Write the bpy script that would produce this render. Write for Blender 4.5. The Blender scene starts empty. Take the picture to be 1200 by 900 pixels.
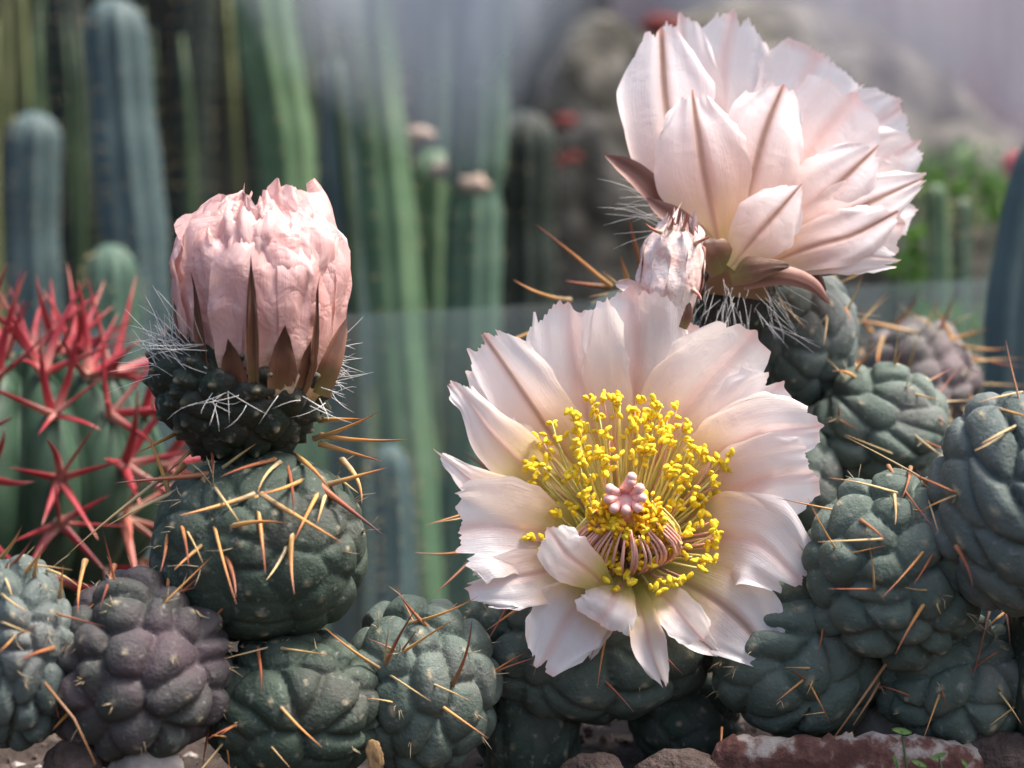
import bpy, bmesh, math, random
import numpy as np
from mathutils import Vector, Matrix, Quaternion

# ------------------------------------------------------------------ camera, world, sun, exposure
sc = bpy.context.scene
sc.render.engine = 'CYCLES'
sc.cycles.use_denoising = True
sc.cycles.max_bounces = 10
sc.cycles.transparent_max_bounces = 12
sc.cycles.transmission_bounces = 8
sc.view_settings.view_transform = 'Standard'
sc.view_settings.look = 'None'
sc.view_settings.gamma = 1.0
sc.view_settings.exposure = 1.25
sc.view_settings.use_curve_mapping = False

PITCH = math.radians(3.0)
H = 12.9                     # camera height over the bed, cm
FPX = 2200.0                 # focal length in photograph pixels (1200 wide)
FOCUS = 50.0                 # cm
CP, SP = math.cos(PITCH), math.sin(PITCH)

cam_d = bpy.data.cameras.new('camera')
cam = bpy.data.objects.new('camera', cam_d)
sc.collection.objects.link(cam)
cam.location = (0, 0, H * .01)
cam.rotation_euler = (math.radians(90) - PITCH, 0, 0)
cam_d.sensor_width = 36.0
cam_d.lens = 36.0 * FPX / 1200.0
cam_d.clip_start = 0.02
cam_d.clip_end = 100.0
cam_d.dof.use_dof = True
cam_d.dof.focus_distance = .502
cam_d.dof.aperture_fstop = 8.5
cam_d.dof.aperture_blades = 7
sc.camera = cam

SUN_EL, SUN_AZ = 65.0, 94.0      # azimuth measured from +Y (away) towards +X (right)
wld = bpy.data.worlds.new('World'); sc.world = wld; wld.use_nodes = True
wn = wld.node_tree.nodes; wl = wld.node_tree.links
sky = wn.new('ShaderNodeTexSky'); sky.sky_type = 'NISHITA'; sky.sun_disc = False
sky.sun_elevation = math.radians(SUN_EL); sky.sun_rotation = math.radians(SUN_AZ)
sky.air_density = 1.0; sky.dust_density = 6.0; sky.ozone_density = 1.0
wl.new(sky.outputs[0], wn['Background'].inputs[0])
wn['Background'].inputs[1].default_value = 0.13

sun_d = bpy.data.lights.new('sun', 'SUN'); sun = bpy.data.objects.new('sun', sun_d)
sc.collection.objects.link(sun)
sun_d.energy = 2.6; sun_d.angle = math.radians(16); sun_d.color = (1.0, .945, .88)
el, az = math.radians(SUN_EL), math.radians(SUN_AZ)
to_sun = Vector((math.sin(az) * math.cos(el), math.cos(az) * math.cos(el), math.sin(el)))
sun.rotation_euler = to_sun.to_track_quat('Z', 'Y').to_euler()

# ------------------------------------------------------------------ helpers
col = sc.collection
RIGHT, UP, FWD = Vector((1, 0, 0)), Vector((0, SP, CP)), Vector((0, CP, -SP))

def W(px, py, d):
    """photograph pixel + distance in cm -> world point in metres"""
    xc = (px - 600.0) / FPX * d
    yc = -(py - 450.0) / FPX * d
    return Vector((xc, d * CP + yc * SP, H - d * SP + yc * CP)) * .01

def cm(pxlen, d): return pxlen / FPX * d * .01      # pixel length at distance d -> metres

WPOS = {}
def link(name, data, parent=None, loc=(0, 0, 0), mat=None):
    o = bpy.data.objects.new(name, data); col.objects.link(o)
    loc = Vector(loc)
    if parent is not None:
        o.parent = parent; o.location = loc - WPOS[parent.name]
    else:
        o.location = loc
    WPOS[o.name] = loc
    if mat is not None and data is not None:
        for m in (mat if isinstance(mat, (list, tuple)) else [mat]): data.materials.append(m)
    return o

def tag(o, label=None, cat=None, group=None, kind=None):
    if label: o['label'] = label
    if cat: o['category'] = cat
    if group: o['group'] = group
    if kind: o['kind'] = kind
    return o

def thing(name, loc, label, cat, group=None):
    return tag(link(name, None, None, loc), label, cat, group)

def mesh_np(name, V, F, smooth=True, uv=None, mi=None):
    me = bpy.data.meshes.new(name)
    me.from_pydata([tuple(v) for v in np.asarray(V, float)], [], [tuple(int(i) for i in f) for f in F])
    if smooth: me.polygons.foreach_set('use_smooth', [True] * len(me.polygons))
    if uv is not None:
        lay = me.uv_layers.new(name='UVMap')
        li = np.zeros(len(me.loops), dtype=np.int32); me.loops.foreach_get('vertex_index', li)
        lay.data.foreach_set('uv', np.asarray(uv, float)[li].ravel())
    if mi is not None: me.polygons.foreach_set('material_index', mi)
    me.update()
    return me

def grid_faces(nr, nc, off=0, wrap=False):
    F = []
    for i in range(nr - 1):
        for j in range(nc if wrap else nc - 1):
            k = (j + 1) % nc
            F.append((off + i * nc + j, off + i * nc + k, off + (i + 1) * nc + k, off + (i + 1) * nc + j))
    return F

def catmull(P, n):
    P = np.asarray(P, float)
    if len(P) == 2: return P[0] + (P[1] - P[0]) * np.linspace(0, 1, n)[:, None]
    Q = np.vstack([2 * P[0] - P[1], P, 2 * P[-1] - P[-2]])
    out = []
    for u in np.linspace(0, len(P) - 1 - 1e-9, n):
        i = int(u); f = u - i
        a, b, c, d = Q[i], Q[i + 1], Q[i + 2], Q[i + 3]
        out.append(.5 * ((2 * b) + (c - a) * f + (2 * a - 5 * b + 4 * c - d) * f ** 2 + (3 * b - a - 3 * c + d) * f ** 3))
    return np.array(out)

def wav(x, y, seed, n=5, f=3.0):
    r = np.random.RandomState(seed); o = 0
    for _ in range(n):
        a, b, p = r.uniform(-f, f), r.uniform(-f, f), r.uniform(0, 6.28)
        o = o + np.sin(a * x + b * y + p)
    return o / n

def wav3(V, seed, n=6, f=3.0):
    r = np.random.RandomState(seed); o = 0
    for _ in range(n):
        k = r.normal(0, f, 3); o = o + np.sin(V @ k + r.uniform(0, 6.28))
    return o / n

def tube(pts, radii, ns=6):
    """(V, F) of a capped tube through pts"""
    pts = [Vector(p) for p in pts]; V = []; F = []
    n = len(pts)
    ref = Vector((.3, .2, .93))
    for i, p in enumerate(pts):
        t = (pts[min(i + 1, n - 1)] - pts[max(i - 1, 0)]).normalized()
        a = t.cross(ref)
        if a.length < 1e-4: a = t.cross(Vector((1, 0, 0)))
        a.normalize(); b = t.cross(a)
        for k in range(ns):
            q = 2 * math.pi * k / ns
            V.append(p + (a * math.cos(q) + b * math.sin(q)) * radii[i])
    F = grid_faces(n, ns, 0, True)
    F.append(tuple(range(ns))[::-1]); F.append(tuple((n - 1) * ns + k for k in range(ns)))
    return V, F

class Join:
    def __init__(s): s.V = []; s.F = []; s.mi = []
    def add(s, V, F, m=0):
        o = len(s.V); s.V += [tuple(v) for v in V]
        s.F += [tuple(i + o for i in f) for f in F]; s.mi += [m] * len(F)
    def mesh(s, name, smooth=True): return mesh_np(name, s.V, s.F, smooth, None, s.mi)

# ------------------------------------------------------------------ materials
def new_mat(name):
    m = bpy.data.materials.new(name); m.use_nodes = True
    nt = m.node_tree; b = nt.nodes['Principled BSDF']
    return m, nt, b, nt.nodes, nt.links

def ramp(nt, fac, stops):
    r = nt.nodes.new('ShaderNodeValToRGB'); e = r.color_ramp.elements
    while len(e) < len(stops): e.new(.5)
    for k, (p, c) in enumerate(stops):
        e[k].position = p; e[k].color = (*c, 1) if len(c) == 3 else c
    nt.links.new(fac, r.inputs[0]); return r.outputs[0]

def mixc(nt, fac, a, b, mode='MIX'):
    n = nt.nodes.new('ShaderNodeMix'); n.data_type = 'RGBA'; n.blend_type = mode
    for sk, v in ((n.inputs[0], fac), (n.inputs[6], a), (n.inputs[7], b)):
        if hasattr(v, 'is_output'): nt.links.new(v, sk)
        elif isinstance(v, (int, float)): sk.default_value = v
        else: sk.default_value = (*v, 1)
    return n.outputs[2]

def math_n(nt, op, a, b=None, clamp=False):
    n = nt.nodes.new('ShaderNodeMath'); n.operation = op; n.use_clamp = clamp
    for i, v in enumerate((a, b)):
        if v is None: continue
        if hasattr(v, 'is_output'): nt.links.new(v, n.inputs[i])
        else: n.inputs[i].default_value = v
    return n.outputs[0]

def noise(nt, scale, detail=4, rough=.55, vec=None, dist=0):
    n = nt.nodes.new('ShaderNodeTexNoise'); n.inputs['Scale'].default_value = scale
    n.inputs['Detail'].default_value = detail; n.inputs['Roughness'].default_value = rough
    n.inputs['Distortion'].default_value = dist
    if vec is None:
        tc = nt.nodes.new('ShaderNodeTexCoord'); vec = tc.outputs['Object']
    nt.links.new(vec, n.inputs['Vector']); return n.outputs['Fac']

def bump(nt, h, strength, dist, bsdf):
    b = nt.nodes.new('ShaderNodeBump'); b.inputs['Strength'].default_value = strength
    b.inputs['Distance'].default_value = dist
    nt.links.new(h, b.inputs['Height']); nt.links.new(b.outputs[0], bsdf.inputs['Normal']); return b.outputs[0]

def mapping(nt, out='Object', scale=(1, 1, 1)):
    tc = nt.nodes.new('ShaderNodeTexCoord'); mp = nt.nodes.new('ShaderNodeMapping')
    mp.inputs['Scale'].default_value = scale
    nt.links.new(tc.outputs[out], mp.inputs[0]); return mp.outputs[0]

def speckled(name, stops, scale, rough=.7, bs=.3, bd=.002, bscale=None, detail=5, spec=.3):
    m, nt, b, N, L = new_mat(name)
    L.new(ramp(nt, noise(nt, scale, detail), stops), b.inputs['Base Color'])
    b.inputs['Roughness'].default_value = rough; b.inputs['Specular IOR Level'].default_value = spec
    bump(nt, noise(nt, bscale or scale * 4, 5), bs, bd, b)
    return m

def cactus_mat(name, green, pale, purple, pamt, rough=.55):
    m, nt, b, N, L = new_mat(name)
    c = mixc(nt, ramp(nt, noise(nt, 55, 4), [(.35, (0, 0, 0)), (.7, (1, 1, 1))]), green, pale)
    pf = ramp(nt, noise(nt, 38, 3), [(.62 - pamt * .5, (0, 0, 0)), (.85 - pamt * .4, (1, 1, 1))])
    c = mixc(nt, pf, c, purple)
    # corky, whitish scurf in small patches
    sp = ramp(nt, noise(nt, 420, 3), [(.60, (0, 0, 0)), (.74, (.5, .5, .5))])
    c = mixc(nt, sp, c, (.27, .265, .24))
    sc2 = ramp(nt, noise(nt, 95, 6, .7), [(.63, (0, 0, 0)), (.70, (.45, .45, .45))])
    c = mixc(nt, sc2, c, (.22, .20, .165))
    at = N.new('ShaderNodeAttribute'); at.attribute_name = 'areole'
    c = mixc(nt, at.outputs['Fac'], c, (.42, .36, .24))
    L.new(c, b.inputs['Base Color'])
    b.inputs['Roughness'].default_value = rough; b.inputs['Specular IOR Level'].default_value = .28
    h = math_n(nt, 'ADD', noise(nt, 1100, 4), math_n(nt, 'MULTIPLY', noise(nt, 240, 5, .65), 1.6))
    bump(nt, h, .5, .0008, b)
    return m

def petal_mat(name, brown=0.0, pink=0.5, throat=1.0, crinkle=.35):
    """UV.x across (0..1), UV.y along (0 base .. 1 tip)"""
    m, nt, b, N, L = new_mat(name)
    tc = N.new('ShaderNodeTexCoord'); sx = N.new('ShaderNodeSeparateXYZ'); L.new(tc.outputs['UV'], sx.inputs[0])
    u, v = sx.outputs[0], sx.outputs[1]
    info = N.new('ShaderNodeObjectInfo')
    mp = N.new('ShaderNodeMapping'); L.new(tc.outputs['UV'], mp.inputs[0])
    cmb = N.new('ShaderNodeCombineXYZ')
    L.new(math_n(nt, 'MULTIPLY', info.outputs['Random'], 37.0), cmb.inputs[0]); L.new(cmb.outputs[0], mp.inputs['Location'])
    mp.inputs['Scale'].default_value = (9, 1.3, 1)
    streak = noise(nt, 2.2, 5, .6, mp.outputs[0])
    blot = noise(nt, 300, 3)
    white, blush, peach, yel = (.93, .885, .885), (.91, .60, .57), (.90, .60, .45), (.80, .66, .20)
    vv = math_n(nt, 'ADD', v, math_n(nt, 'MULTIPLY', math_n(nt, 'SUBTRACT', streak, .5), .25))
    c = ramp(nt, vv, [(.12, (.55, .58, .12)), (.30, (.82, .70, .24)), (.42, (.92, .72, .52)), (.56, (.92, .79, .75)), (.72, white)] if throat > .5 else [(.03, (.80, .66, .24)), (.16, (.90, .66, .42)), (.36, (.91, .69, .62)), (.55, (.92, .80, .77)), (.74, white)] if throat > -.5 else [(.03, (.80, .66, .24)), (.16, (.88, .64, .44)), (.36, (.86, .55, .48)), (.60, (.86, .56, .53)), (.95, (.88, .66, .64))])
    sf = ramp(nt, streak, [(.40, (0, 0, 0)), (.70, (1, 1, 1))])
    c = mixc(nt, math_n(nt, 'MULTIPLY', sf, pink * .42), c, blush)
    # midrib
    du = math_n(nt, 'ABSOLUTE', math_n(nt, 'SUBTRACT', u, math_n(nt, 'ADD', .5, math_n(nt, 'MULTIPLY', math_n(nt, 'SUBTRACT', streak, .5), .05))))
    rib = ramp(nt, du, [(0.0, (1, 1, 1)), (.045, (.8, .8, .8)), (.13, (0, 0, 0))])
    c = mixc(nt, math_n(nt, 'MULTIPLY', rib, .38), c, (.86, .42, .36))
    if brown > 0:
        rib2 = ramp(nt, du, [(0.0, (1, 1, 1)), (.022, (.85, .85, .85)), (.05, (.25, .25, .25)), (.095, (0, 0, 0))])
        fade = ramp(nt, v, [(.12, (.35, .35, .35)), (.5, (.8, .8, .8)), (.9, (1, 1, 1))])
        c = mixc(nt, math_n(nt, 'MULTIPLY', math_n(nt, 'MULTIPLY', rib2, fade), brown), c, (.19, .075, .025))
    # pink rim at the very tip
    tip = ramp(nt, v, [(.93, (0, 0, 0)), (1.0, (1, 1, 1))])
    c = mixc(nt, math_n(nt, 'MULTIPLY', tip, .45), c, (.78, .34, .30))
    L.new(c, b.inputs['Base Color'])
    b.inputs['Roughness'].default_value = .34; b.inputs['Specular IOR Level'].default_value = .5
    b.inputs['Coat Weight'].default_value = .5; b.inputs['Coat Roughness'].default_value = .16
    mp2 = mapping(nt, 'UV', (44, 2.2, 1))
    h = math_n(nt, 'ADD', noise(nt, 2.0, 5, .6, mp2), math_n(nt, 'MULTIPLY', noise(nt, 260, 3), .8))
    cr_ = math_n(nt, 'ABSOLUTE', math_n(nt, 'SUBTRACT', noise(nt, 110, 3, .5, None, .8), .5))
    h = math_n(nt, 'ADD', h, math_n(nt, 'MULTIPLY', cr_, 7.0 * crinkle))
    nrm = bump(nt, h, .36, .0006, b)
    tr = N.new('ShaderNodeBsdfTranslucent'); L.new(mixc(nt, .25, c, (.95, .80, .70)), tr.inputs[0]); L.new(nrm, tr.inputs['Normal'])
    ms = N.new('ShaderNodeMixShader'); ms.inputs[0].default_value = .46
    L.new(b.outputs[0], ms.inputs[1]); L.new(tr.outputs[0], ms.inputs[2])
    L.new(ms.outputs[0], N['Material Output'].inputs[0])
    return m

def spine_mat(name, stops):
    m, nt, b, N, L = new_mat(name)
    tc = N.new('ShaderNodeTexCoord'); sx = N.new('ShaderNodeSeparateXYZ'); L.new(tc.outputs['Object'], sx.inputs[0])
    info = N.new('ShaderNodeObjectInfo')
    f = math_n(nt, 'ADD', sx.outputs[2], math_n(nt, 'MULTIPLY', math_n(nt, 'SUBTRACT', info.outputs['Random'], .5), .45))
    f = math_n(nt, 'ADD', f, math_n(nt, 'MULTIPLY', math_n(nt, 'SUBTRACT', noise(nt, 7, 3), .5), .25))
    L.new(ramp(nt, f, stops), b.inputs['Base Color'])
    b.inputs['Roughness'].default_value = .45
    return m

def leafy(name, c1, c2, tr=.3):
    m, nt, b, N, L = new_mat(name)
    c = ramp(nt, noise(nt, 40, 3), [(.3, c1), (.7, c2)])
    L.new(c, b.inputs['Base Color']); b.inputs['Roughness'].default_value = .5
    t = N.new('ShaderNodeBsdfTranslucent'); L.new(c, t.inputs[0])
    ms = N.new('ShaderNodeMixShader'); ms.inputs[0].default_value = tr
    L.new(b.outputs[0], ms.inputs[1]); L.new(t.outputs[0], ms.inputs[2]); L.new(ms.outputs[0], N['Material Output'].inputs[0])
    return m

def flat(name, c, rough=.6, spec=.3):
    m, nt, b, N, L = new_mat(name)
    L.new(ramp(nt, noise(nt, 120, 3), [(.3, tuple(x * .8 for x in c)), (.7, tuple(min(1, x * 1.15) for x in c))]), b.inputs['Base Color'])
    b.inputs['Roughness'].default_value = rough; b.inputs['Specular IOR Level'].default_value = spec
    return m

def glass_mat(name, fog_stops, fogcol, axis='Z', streak=(1, 1, 1), base=.04):
    """clear pane (transparent + faint gloss) with a film of dust/condensation"""
    m, nt, b, N, L = new_mat(name)
    tr = N.new('ShaderNodeBsdfTransparent'); tr.inputs[0].default_value = (.93, .97, .96, 1)
    df = N.new('ShaderNodeBsdfDiffuse'); tl = N.new('ShaderNodeBsdfTranslucent')
    tc = N.new('ShaderNodeTexCoord'); sx = N.new('ShaderNodeSeparateXYZ'); L.new(tc.outputs['Generated'], sx.inputs[0])
    n1 = noise(nt, 9, 4, .6, mapping(nt, 'Object', streak))
    g = sx.outputs['XYZ'.index(axis)]
    g = math_n(nt, 'ADD', g, math_n(nt, 'MULTIPLY', math_n(nt, 'SUBTRACT', n1, .5), .45))
    fac = ramp(nt, g, fog_stops)
    c = ramp(nt, noise(nt, 14, 3, .5, mapping(nt, 'Object', streak)), [(.35, fogcol[0]), (.65, fogcol[1])])
    L.new(c, df.inputs[0]); L.new(c, tl.inputs[0])
    fog = N.new('ShaderNodeMixShader'); fog.inputs[0].default_value = .5
    L.new(df.outputs[0], fog.inputs[1]); L.new(tl.outputs[0], fog.inputs[2])
    a = N.new('ShaderNodeMixShader'); L.new(fac, a.inputs[0]); L.new(tr.outputs[0], a.inputs[1]); L.new(fog.outputs[0], a.inputs[2])
    gl = N.new('ShaderNodeBsdfGlossy'); gl.inputs['Roughness'].default_value = .05
    z = N.new('ShaderNodeMixShader'); z.inputs[0].default_value = base
    L.new(a.outputs[0], z.inputs[1]); L.new(gl.outputs[0], z.inputs[2]); L.new(z.outputs[0], N['Material Output'].inputs[0])
    return m

M = {}
M['cactus'] = cactus_mat('cactus_skin', (.068, .096, .078), (.140, .172, .148), (.115, .101, .096), 0.140, 0.68)
M['cactus_blue'] = cactus_mat('cactus_skin_bluish', (.074, .098, .089), (.140, .166, .155), (.130, .127, .128), 0.200, 0.68)
M['cactus_dark'] = cactus_mat('cactus_skin_dark', (.031, .050, .036), (.062, .084, .064), (.0585, .0499, .0464), 0.200, 0.68)
M['cactus_purple'] = cactus_mat('cactus_skin_purplish', (.0387, .0482, .0404), (.0705, .0731, .0705), (.0791, .0568, .0654), 0.500, 0.68)
M['cactus_grey'] = cactus_mat('cactus_skin_grey', (.0946, .0963, .0894), (.1634, .1505, .1419), (.1548, .1204, .1247), 0.500, 0.72)
M['ovary'] = cactus_mat('ovary_skin', (.0155, .0249, .0155), (.0327, .0396, .0275), (.0387, .0249, .0258), 0.250, 0.68)
M['petal'] = petal_mat('petal_inner', 0, .45)
M['petal_rib'] = petal_mat('petal_with_brown_rib', .75, .5)
M['petal_rib_strong'] = petal_mat('petal_with_strong_brown_rib', 1.0, .55)
M['petal_side'] = petal_mat('petal_side', 0, .45, 0)
M['petal_side_rib'] = petal_mat('petal_side_rib', 1.0, .5, 0)
M['petal_side_strong'] = petal_mat('petal_side_rib_strong', 1.0, .55, 0)
M['petal_bud'] = petal_mat('petal_bud', .0, 1.1, -1, 1.3)
M['petal_bud_rib'] = petal_mat('petal_bud_rib', .9, 1.2, 0)
def sepal_mat(name, base, mid, tip, edge):
    m, nt, b, N, L = new_mat(name)
    tc = N.new('ShaderNodeTexCoord'); sx = N.new('ShaderNodeSeparateXYZ'); L.new(tc.outputs['UV'], sx.inputs[0])
    v = math_n(nt, 'ADD', sx.outputs[1], math_n(nt, 'MULTIPLY', math_n(nt, 'SUBTRACT', noise(nt, 260, 4), .5), .35))
    c = ramp(nt, v, [(.05, base), (.4, mid), (.95, tip)])
    du = math_n(nt, 'ABSOLUTE', math_n(nt, 'SUBTRACT', sx.outputs[0], .5))
    c = mixc(nt, ramp(nt, du, [(.22, (0, 0, 0)), (.5, (.75,) * 3)]), c, edge)
    L.new(c, b.inputs['Base Color']); b.inputs['Roughness'].default_value = .45
    bump(nt, noise(nt, 3, 4, .6, mapping(nt, 'UV', (14, 2, 1))), .4, .0006, b)
    return m
M['sepal'] = sepal_mat('sepal_brown', (.20, .16, .05), (.15, .06, .03), (.075, .028, .018), (.26, .13, .075))
M['sepal_pink'] = sepal_mat('sepal_pinkish_brown', (.16, .08, .04), (.24, .10, .065), (.20, .08, .06), (.52, .30, .25))
M['wither'] = speckled('withered_petal', [(.25, (.62, .32, .28)), (.5, (.80, .60, .54)), (.75, (.86, .78, .72))], 160, .32, .5, .001, 500, spec=.6)
M['spine'] = spine_mat('spine_orange', [(0, (.30, .20, .10)), (.25, (.55, .31, .10)), (.6, (.56, .24, .07)), (.95, (.24, .07, .035))])
M['spine_red'] = spine_mat('spine_reddish_brown', [(0, (.26, .13, .06)), (.3, (.34, .12, .05)), (.7, (.24, .06, .03)), (1, (.08, .025, .02))])
M['spine_straw'] = spine_mat('spine_straw', [(0, (.36, .29, .18)), (.5, (.60, .43, .19)), (1, (.42, .22, .09))])
M['spine_crimson'] = spine_mat('spine_crimson', [(0, (.48, .24, .20)), (.3, (.32, .035, .045)), (.8, (.26, .02, .03)), (1, (.40, .14, .11))])
M['spine_coral'] = spine_mat('spine_faded_coral', [(0, (.50, .34, .24)), (.4, (.46, .15, .11)), (1, (.38, .11, .08))])
M['hair'] = flat('white_hair', (.78, .77, .74), .4)
M['filament'] = flat('filament', (.80, .72, .28), .4)
M['filament_pink'] = flat('filament_pink', (.86, .48, .38), .4)
M['anther'] = speckled('anther_yellow', [(.3, (.82, .54, .015)), (.7, (.92, .70, .05))], 700, .7, .6, .0005)
M['anther_deep'] = speckled('anther_deep_yellow', [(.3, (.78, .38, .01)), (.7, (.88, .52, .02))], 700, .7, .6, .0005)
M['stigma'] = speckled('stigma_pink', [(.3, (.88, .42, .38)), (.7, (.92, .60, .55))], 500, .45, .3, .0005)
M['col_blue'] = speckled('column_skin_blue', [(.3, (.045, .075, .08)), (.7, (.075, .115, .117))], 30, .6, .2, .001)
M['col_green'] = speckled('column_skin_green', [(.3, (.062, .125, .062)), (.7, (.115, .19, .10))], 30, .55, .2, .001)
M['col_teal'] = speckled('column_skin_teal', [(.3, (.05, .10, .068)), (.7, (.085, .145, .105))], 30, .55, .2, .001)
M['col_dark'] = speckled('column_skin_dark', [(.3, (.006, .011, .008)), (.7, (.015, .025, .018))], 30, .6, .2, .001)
M['cane'] = speckled('cane_green', [(.3, (.018, .036, .016)), (.7, (.05, .085, .036))], 40, .6, .2, .001)
M['cane_pale'] = speckled('cane_yellowish', [(.3, (.10, .13, .045)), (.7, (.20, .21, .09))], 40, .6, .2, .001)
M['soil'] = speckled('soil', [(.25, (.018, .013, .010)), (.55, (.055, .040, .032)), (.8, (.14, .11, .095))], 95, .9, .9, .006, 160)
M['stone'] = speckled('pale_stone', [(.3, (.20, .175, .155)), (.7, (.40, .36, .33))], 110, .85, .5, .002)
M['stone_pink'] = speckled('pinkish_stone', [(.3, (.05, .034, .03)), (.55, (.10, .072, .062)), (.75, (.20, .15, .13))], 130, .9, .9, .003)
M['rock'] = speckled('mossy_rock', [(.32, (.012, .012, .009)), (.44, (.05, .047, .036)), (.54, (.105, .097, .08)), (.68, (.20, .185, .16))], 26, .9, .9, .01, 45)
M['rock_red'] = flat('red_brick_rubble', (.15, .03, .026), .9)
M['leaf'] = leafy('leaf_green', (.05, .14, .02), (.13, .26, .05), .35)
M['red_flower'] = flat('red_blossom', (.50, .03, .04), .5)
M['back_shade'] = speckled('backdrop_shade', [(.35, (.004, .005, .004)), (.7, (.014, .017, .013))], 12, .95, .6, .01)  # near-black shade put into the backdrop colour
M['dry'] = flat('dry_leaf', (.24, .15, .07), .8)
M['bloom'] = flat('dried_bloom', (.40, .30, .24), .8)

# terracotta with lime crust
m, nt, b, N, L = new_mat('terracotta_crust')
gm = N.new('ShaderNodeNewGeometry'); sx = N.new('ShaderNodeSeparateXYZ'); L.new(gm.outputs['Normal'], sx.inputs[0])
crust = math_n(nt, 'ADD', noise(nt, 130, 5, .6), math_n(nt, 'MULTIPLY', sx.outputs[2], .18))
L.new(ramp(nt, crust, [(.48, (.075, .028, .022)), (.58, (.13, .058, .046)), (.68, (.33, .29, .26))]), b.inputs['Base Color'])
b.inputs['Roughness'].default_value = .9; bump(nt, noise(nt, 260, 5), .6, .002, b); M['terracotta'] = m

M['pane_low'] = glass_mat('dusty_glass', [(0, (.04,) * 3), (.7, (.07,) * 3), (1.0, (.13,) * 3)], ((.40, .50, .50), (.58, .66, .66)), 'Z', (1, 1, .4))
# hazy reflected light painted as a veil, its lower edge varying along the pane
m, nt, b, N, L = new_mat('painted_haze')
tc = N.new('ShaderNodeTexCoord'); sx = N.new('ShaderNodeSeparateXYZ'); L.new(tc.outputs['Generated'], sx.inputs[0])
def gx_(px): return (px + 200) / 1700.0
def gzv(py): return (600 - py) / 900.0
hb = ramp(nt, sx.outputs[0], [(gx_(p), (gzv(q),) * 3) for p, q in ((200, -160), (300, -30), (420, 70), (560, 150), (620, 60), (720, -70), (880, -40), (980, 80), (1100, 125), (1250, 150))])
df_ = math_n(nt, 'SUBTRACT', sx.outputs[2], hb)
df_ = math_n(nt, 'ADD', df_, math_n(nt, 'MULTIPLY', math_n(nt, 'SUBTRACT', noise(nt, 14, 4, .6, mapping(nt, 'Object', (1, 1, .5))), .5), .16))
fac = ramp(nt, math_n(nt, 'ADD', df_, .5), [(.40, (0, 0, 0)), (.52, (.30,) * 3), (.66, (.84,) * 3)])
fc = ramp(nt, noise(nt, 11, 4, .55, mapping(nt, 'Object', (2.2, 1, .3))), [(.36, (.42, .46, .52)), (.60, (.84, .87, .88))])
fc = mixc(nt, ramp(nt, sx.outputs[0], [(gx_(640), (0, 0, 0)), (gx_(900), (.45,) * 3)]), fc, (.78, .62, .64))
tr = N.new('ShaderNodeBsdfTransparent'); df2 = N.new('ShaderNodeBsdfDiffuse'); tl = N.new('ShaderNodeBsdfTranslucent')
L.new(fc, df2.inputs[0]); L.new(fc, tl.inputs[0])
f1 = N.new('ShaderNodeMixShader'); f1.inputs[0].default_value = .5; L.new(df2.outputs[0], f1.inputs[1]); L.new(tl.outputs[0], f1.inputs[2])
f2 = N.new('ShaderNodeMixShader'); L.new(fac, f2.inputs[0]); L.new(tr.outputs[0], f2.inputs[1]); L.new(f1.outputs[0], f2.inputs[2])
L.new(f2.outputs[0], N['Material Output'].inputs[0]); M['pane_haze'] = m
# far greenhouse wall: hazy light and pinkish reflections painted into the colour
m, nt, b, N, L = new_mat('glazing_painted_haze')
n1 = noise(nt, 6, 4, .55, mapping(nt, 'Object', (1.5, 1, .35)))
n2 = noise(nt, 5, 3, .5, mapping(nt, 'Object', (1.0, 1, .7)))
c = ramp(nt, n1, [(.32, (.28, .29, .33)), (.5, (.44, .45, .48)), (.68, (.66, .66, .64))])
c = mixc(nt, ramp(nt, n2, [(.48, (0, 0, 0)), (.62, (.55, .55, .55))]), c, (.46, .22, .24))
L.new(c, b.inputs['Base Color']); b.inputs['Roughness'].default_value = .8
t = N.new('ShaderNodeBsdfTranslucent'); L.new(c, t.inputs[0])
ms = N.new('ShaderNodeMixShader'); ms.inputs[0].default_value = .5
L.new(b.outputs[0], ms.inputs[1]); L.new(t.outputs[0], ms.inputs[2]); L.new(ms.outputs[0], N['Material Output'].inputs[0])
M['glazing'] = m

# ------------------------------------------------------------------ setting: ground, shade backdrop, glazing
def ground_z(x, y):
    s = np.clip((y - .60) / .22, 0, 1); s = s * s * (3 - 2 * s)
    return -.013 - .12 * s + .004 * np.sin(37 * x + 11 * y) + .003 * np.sin(71 * y - 23 * x)

gx = np.linspace(-1.6, 1.6, 161); gy = np.concatenate([np.linspace(.1, .9, 121), np.linspace(.92, 3.2, 60)])
X, Y = np.meshgrid(gx, gy); Z = ground_z(X, Y)
rs = np.random.RandomState(3); Z += rs.normal(0, .0013, Z.shape)
tag(link('ground', mesh_np('ground', np.stack([X, Y, Z], -1).reshape(-1, 3), grid_faces(len(gy), len(gx))), None, (0, 0, 0), M['soil']), kind='structure')

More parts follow.
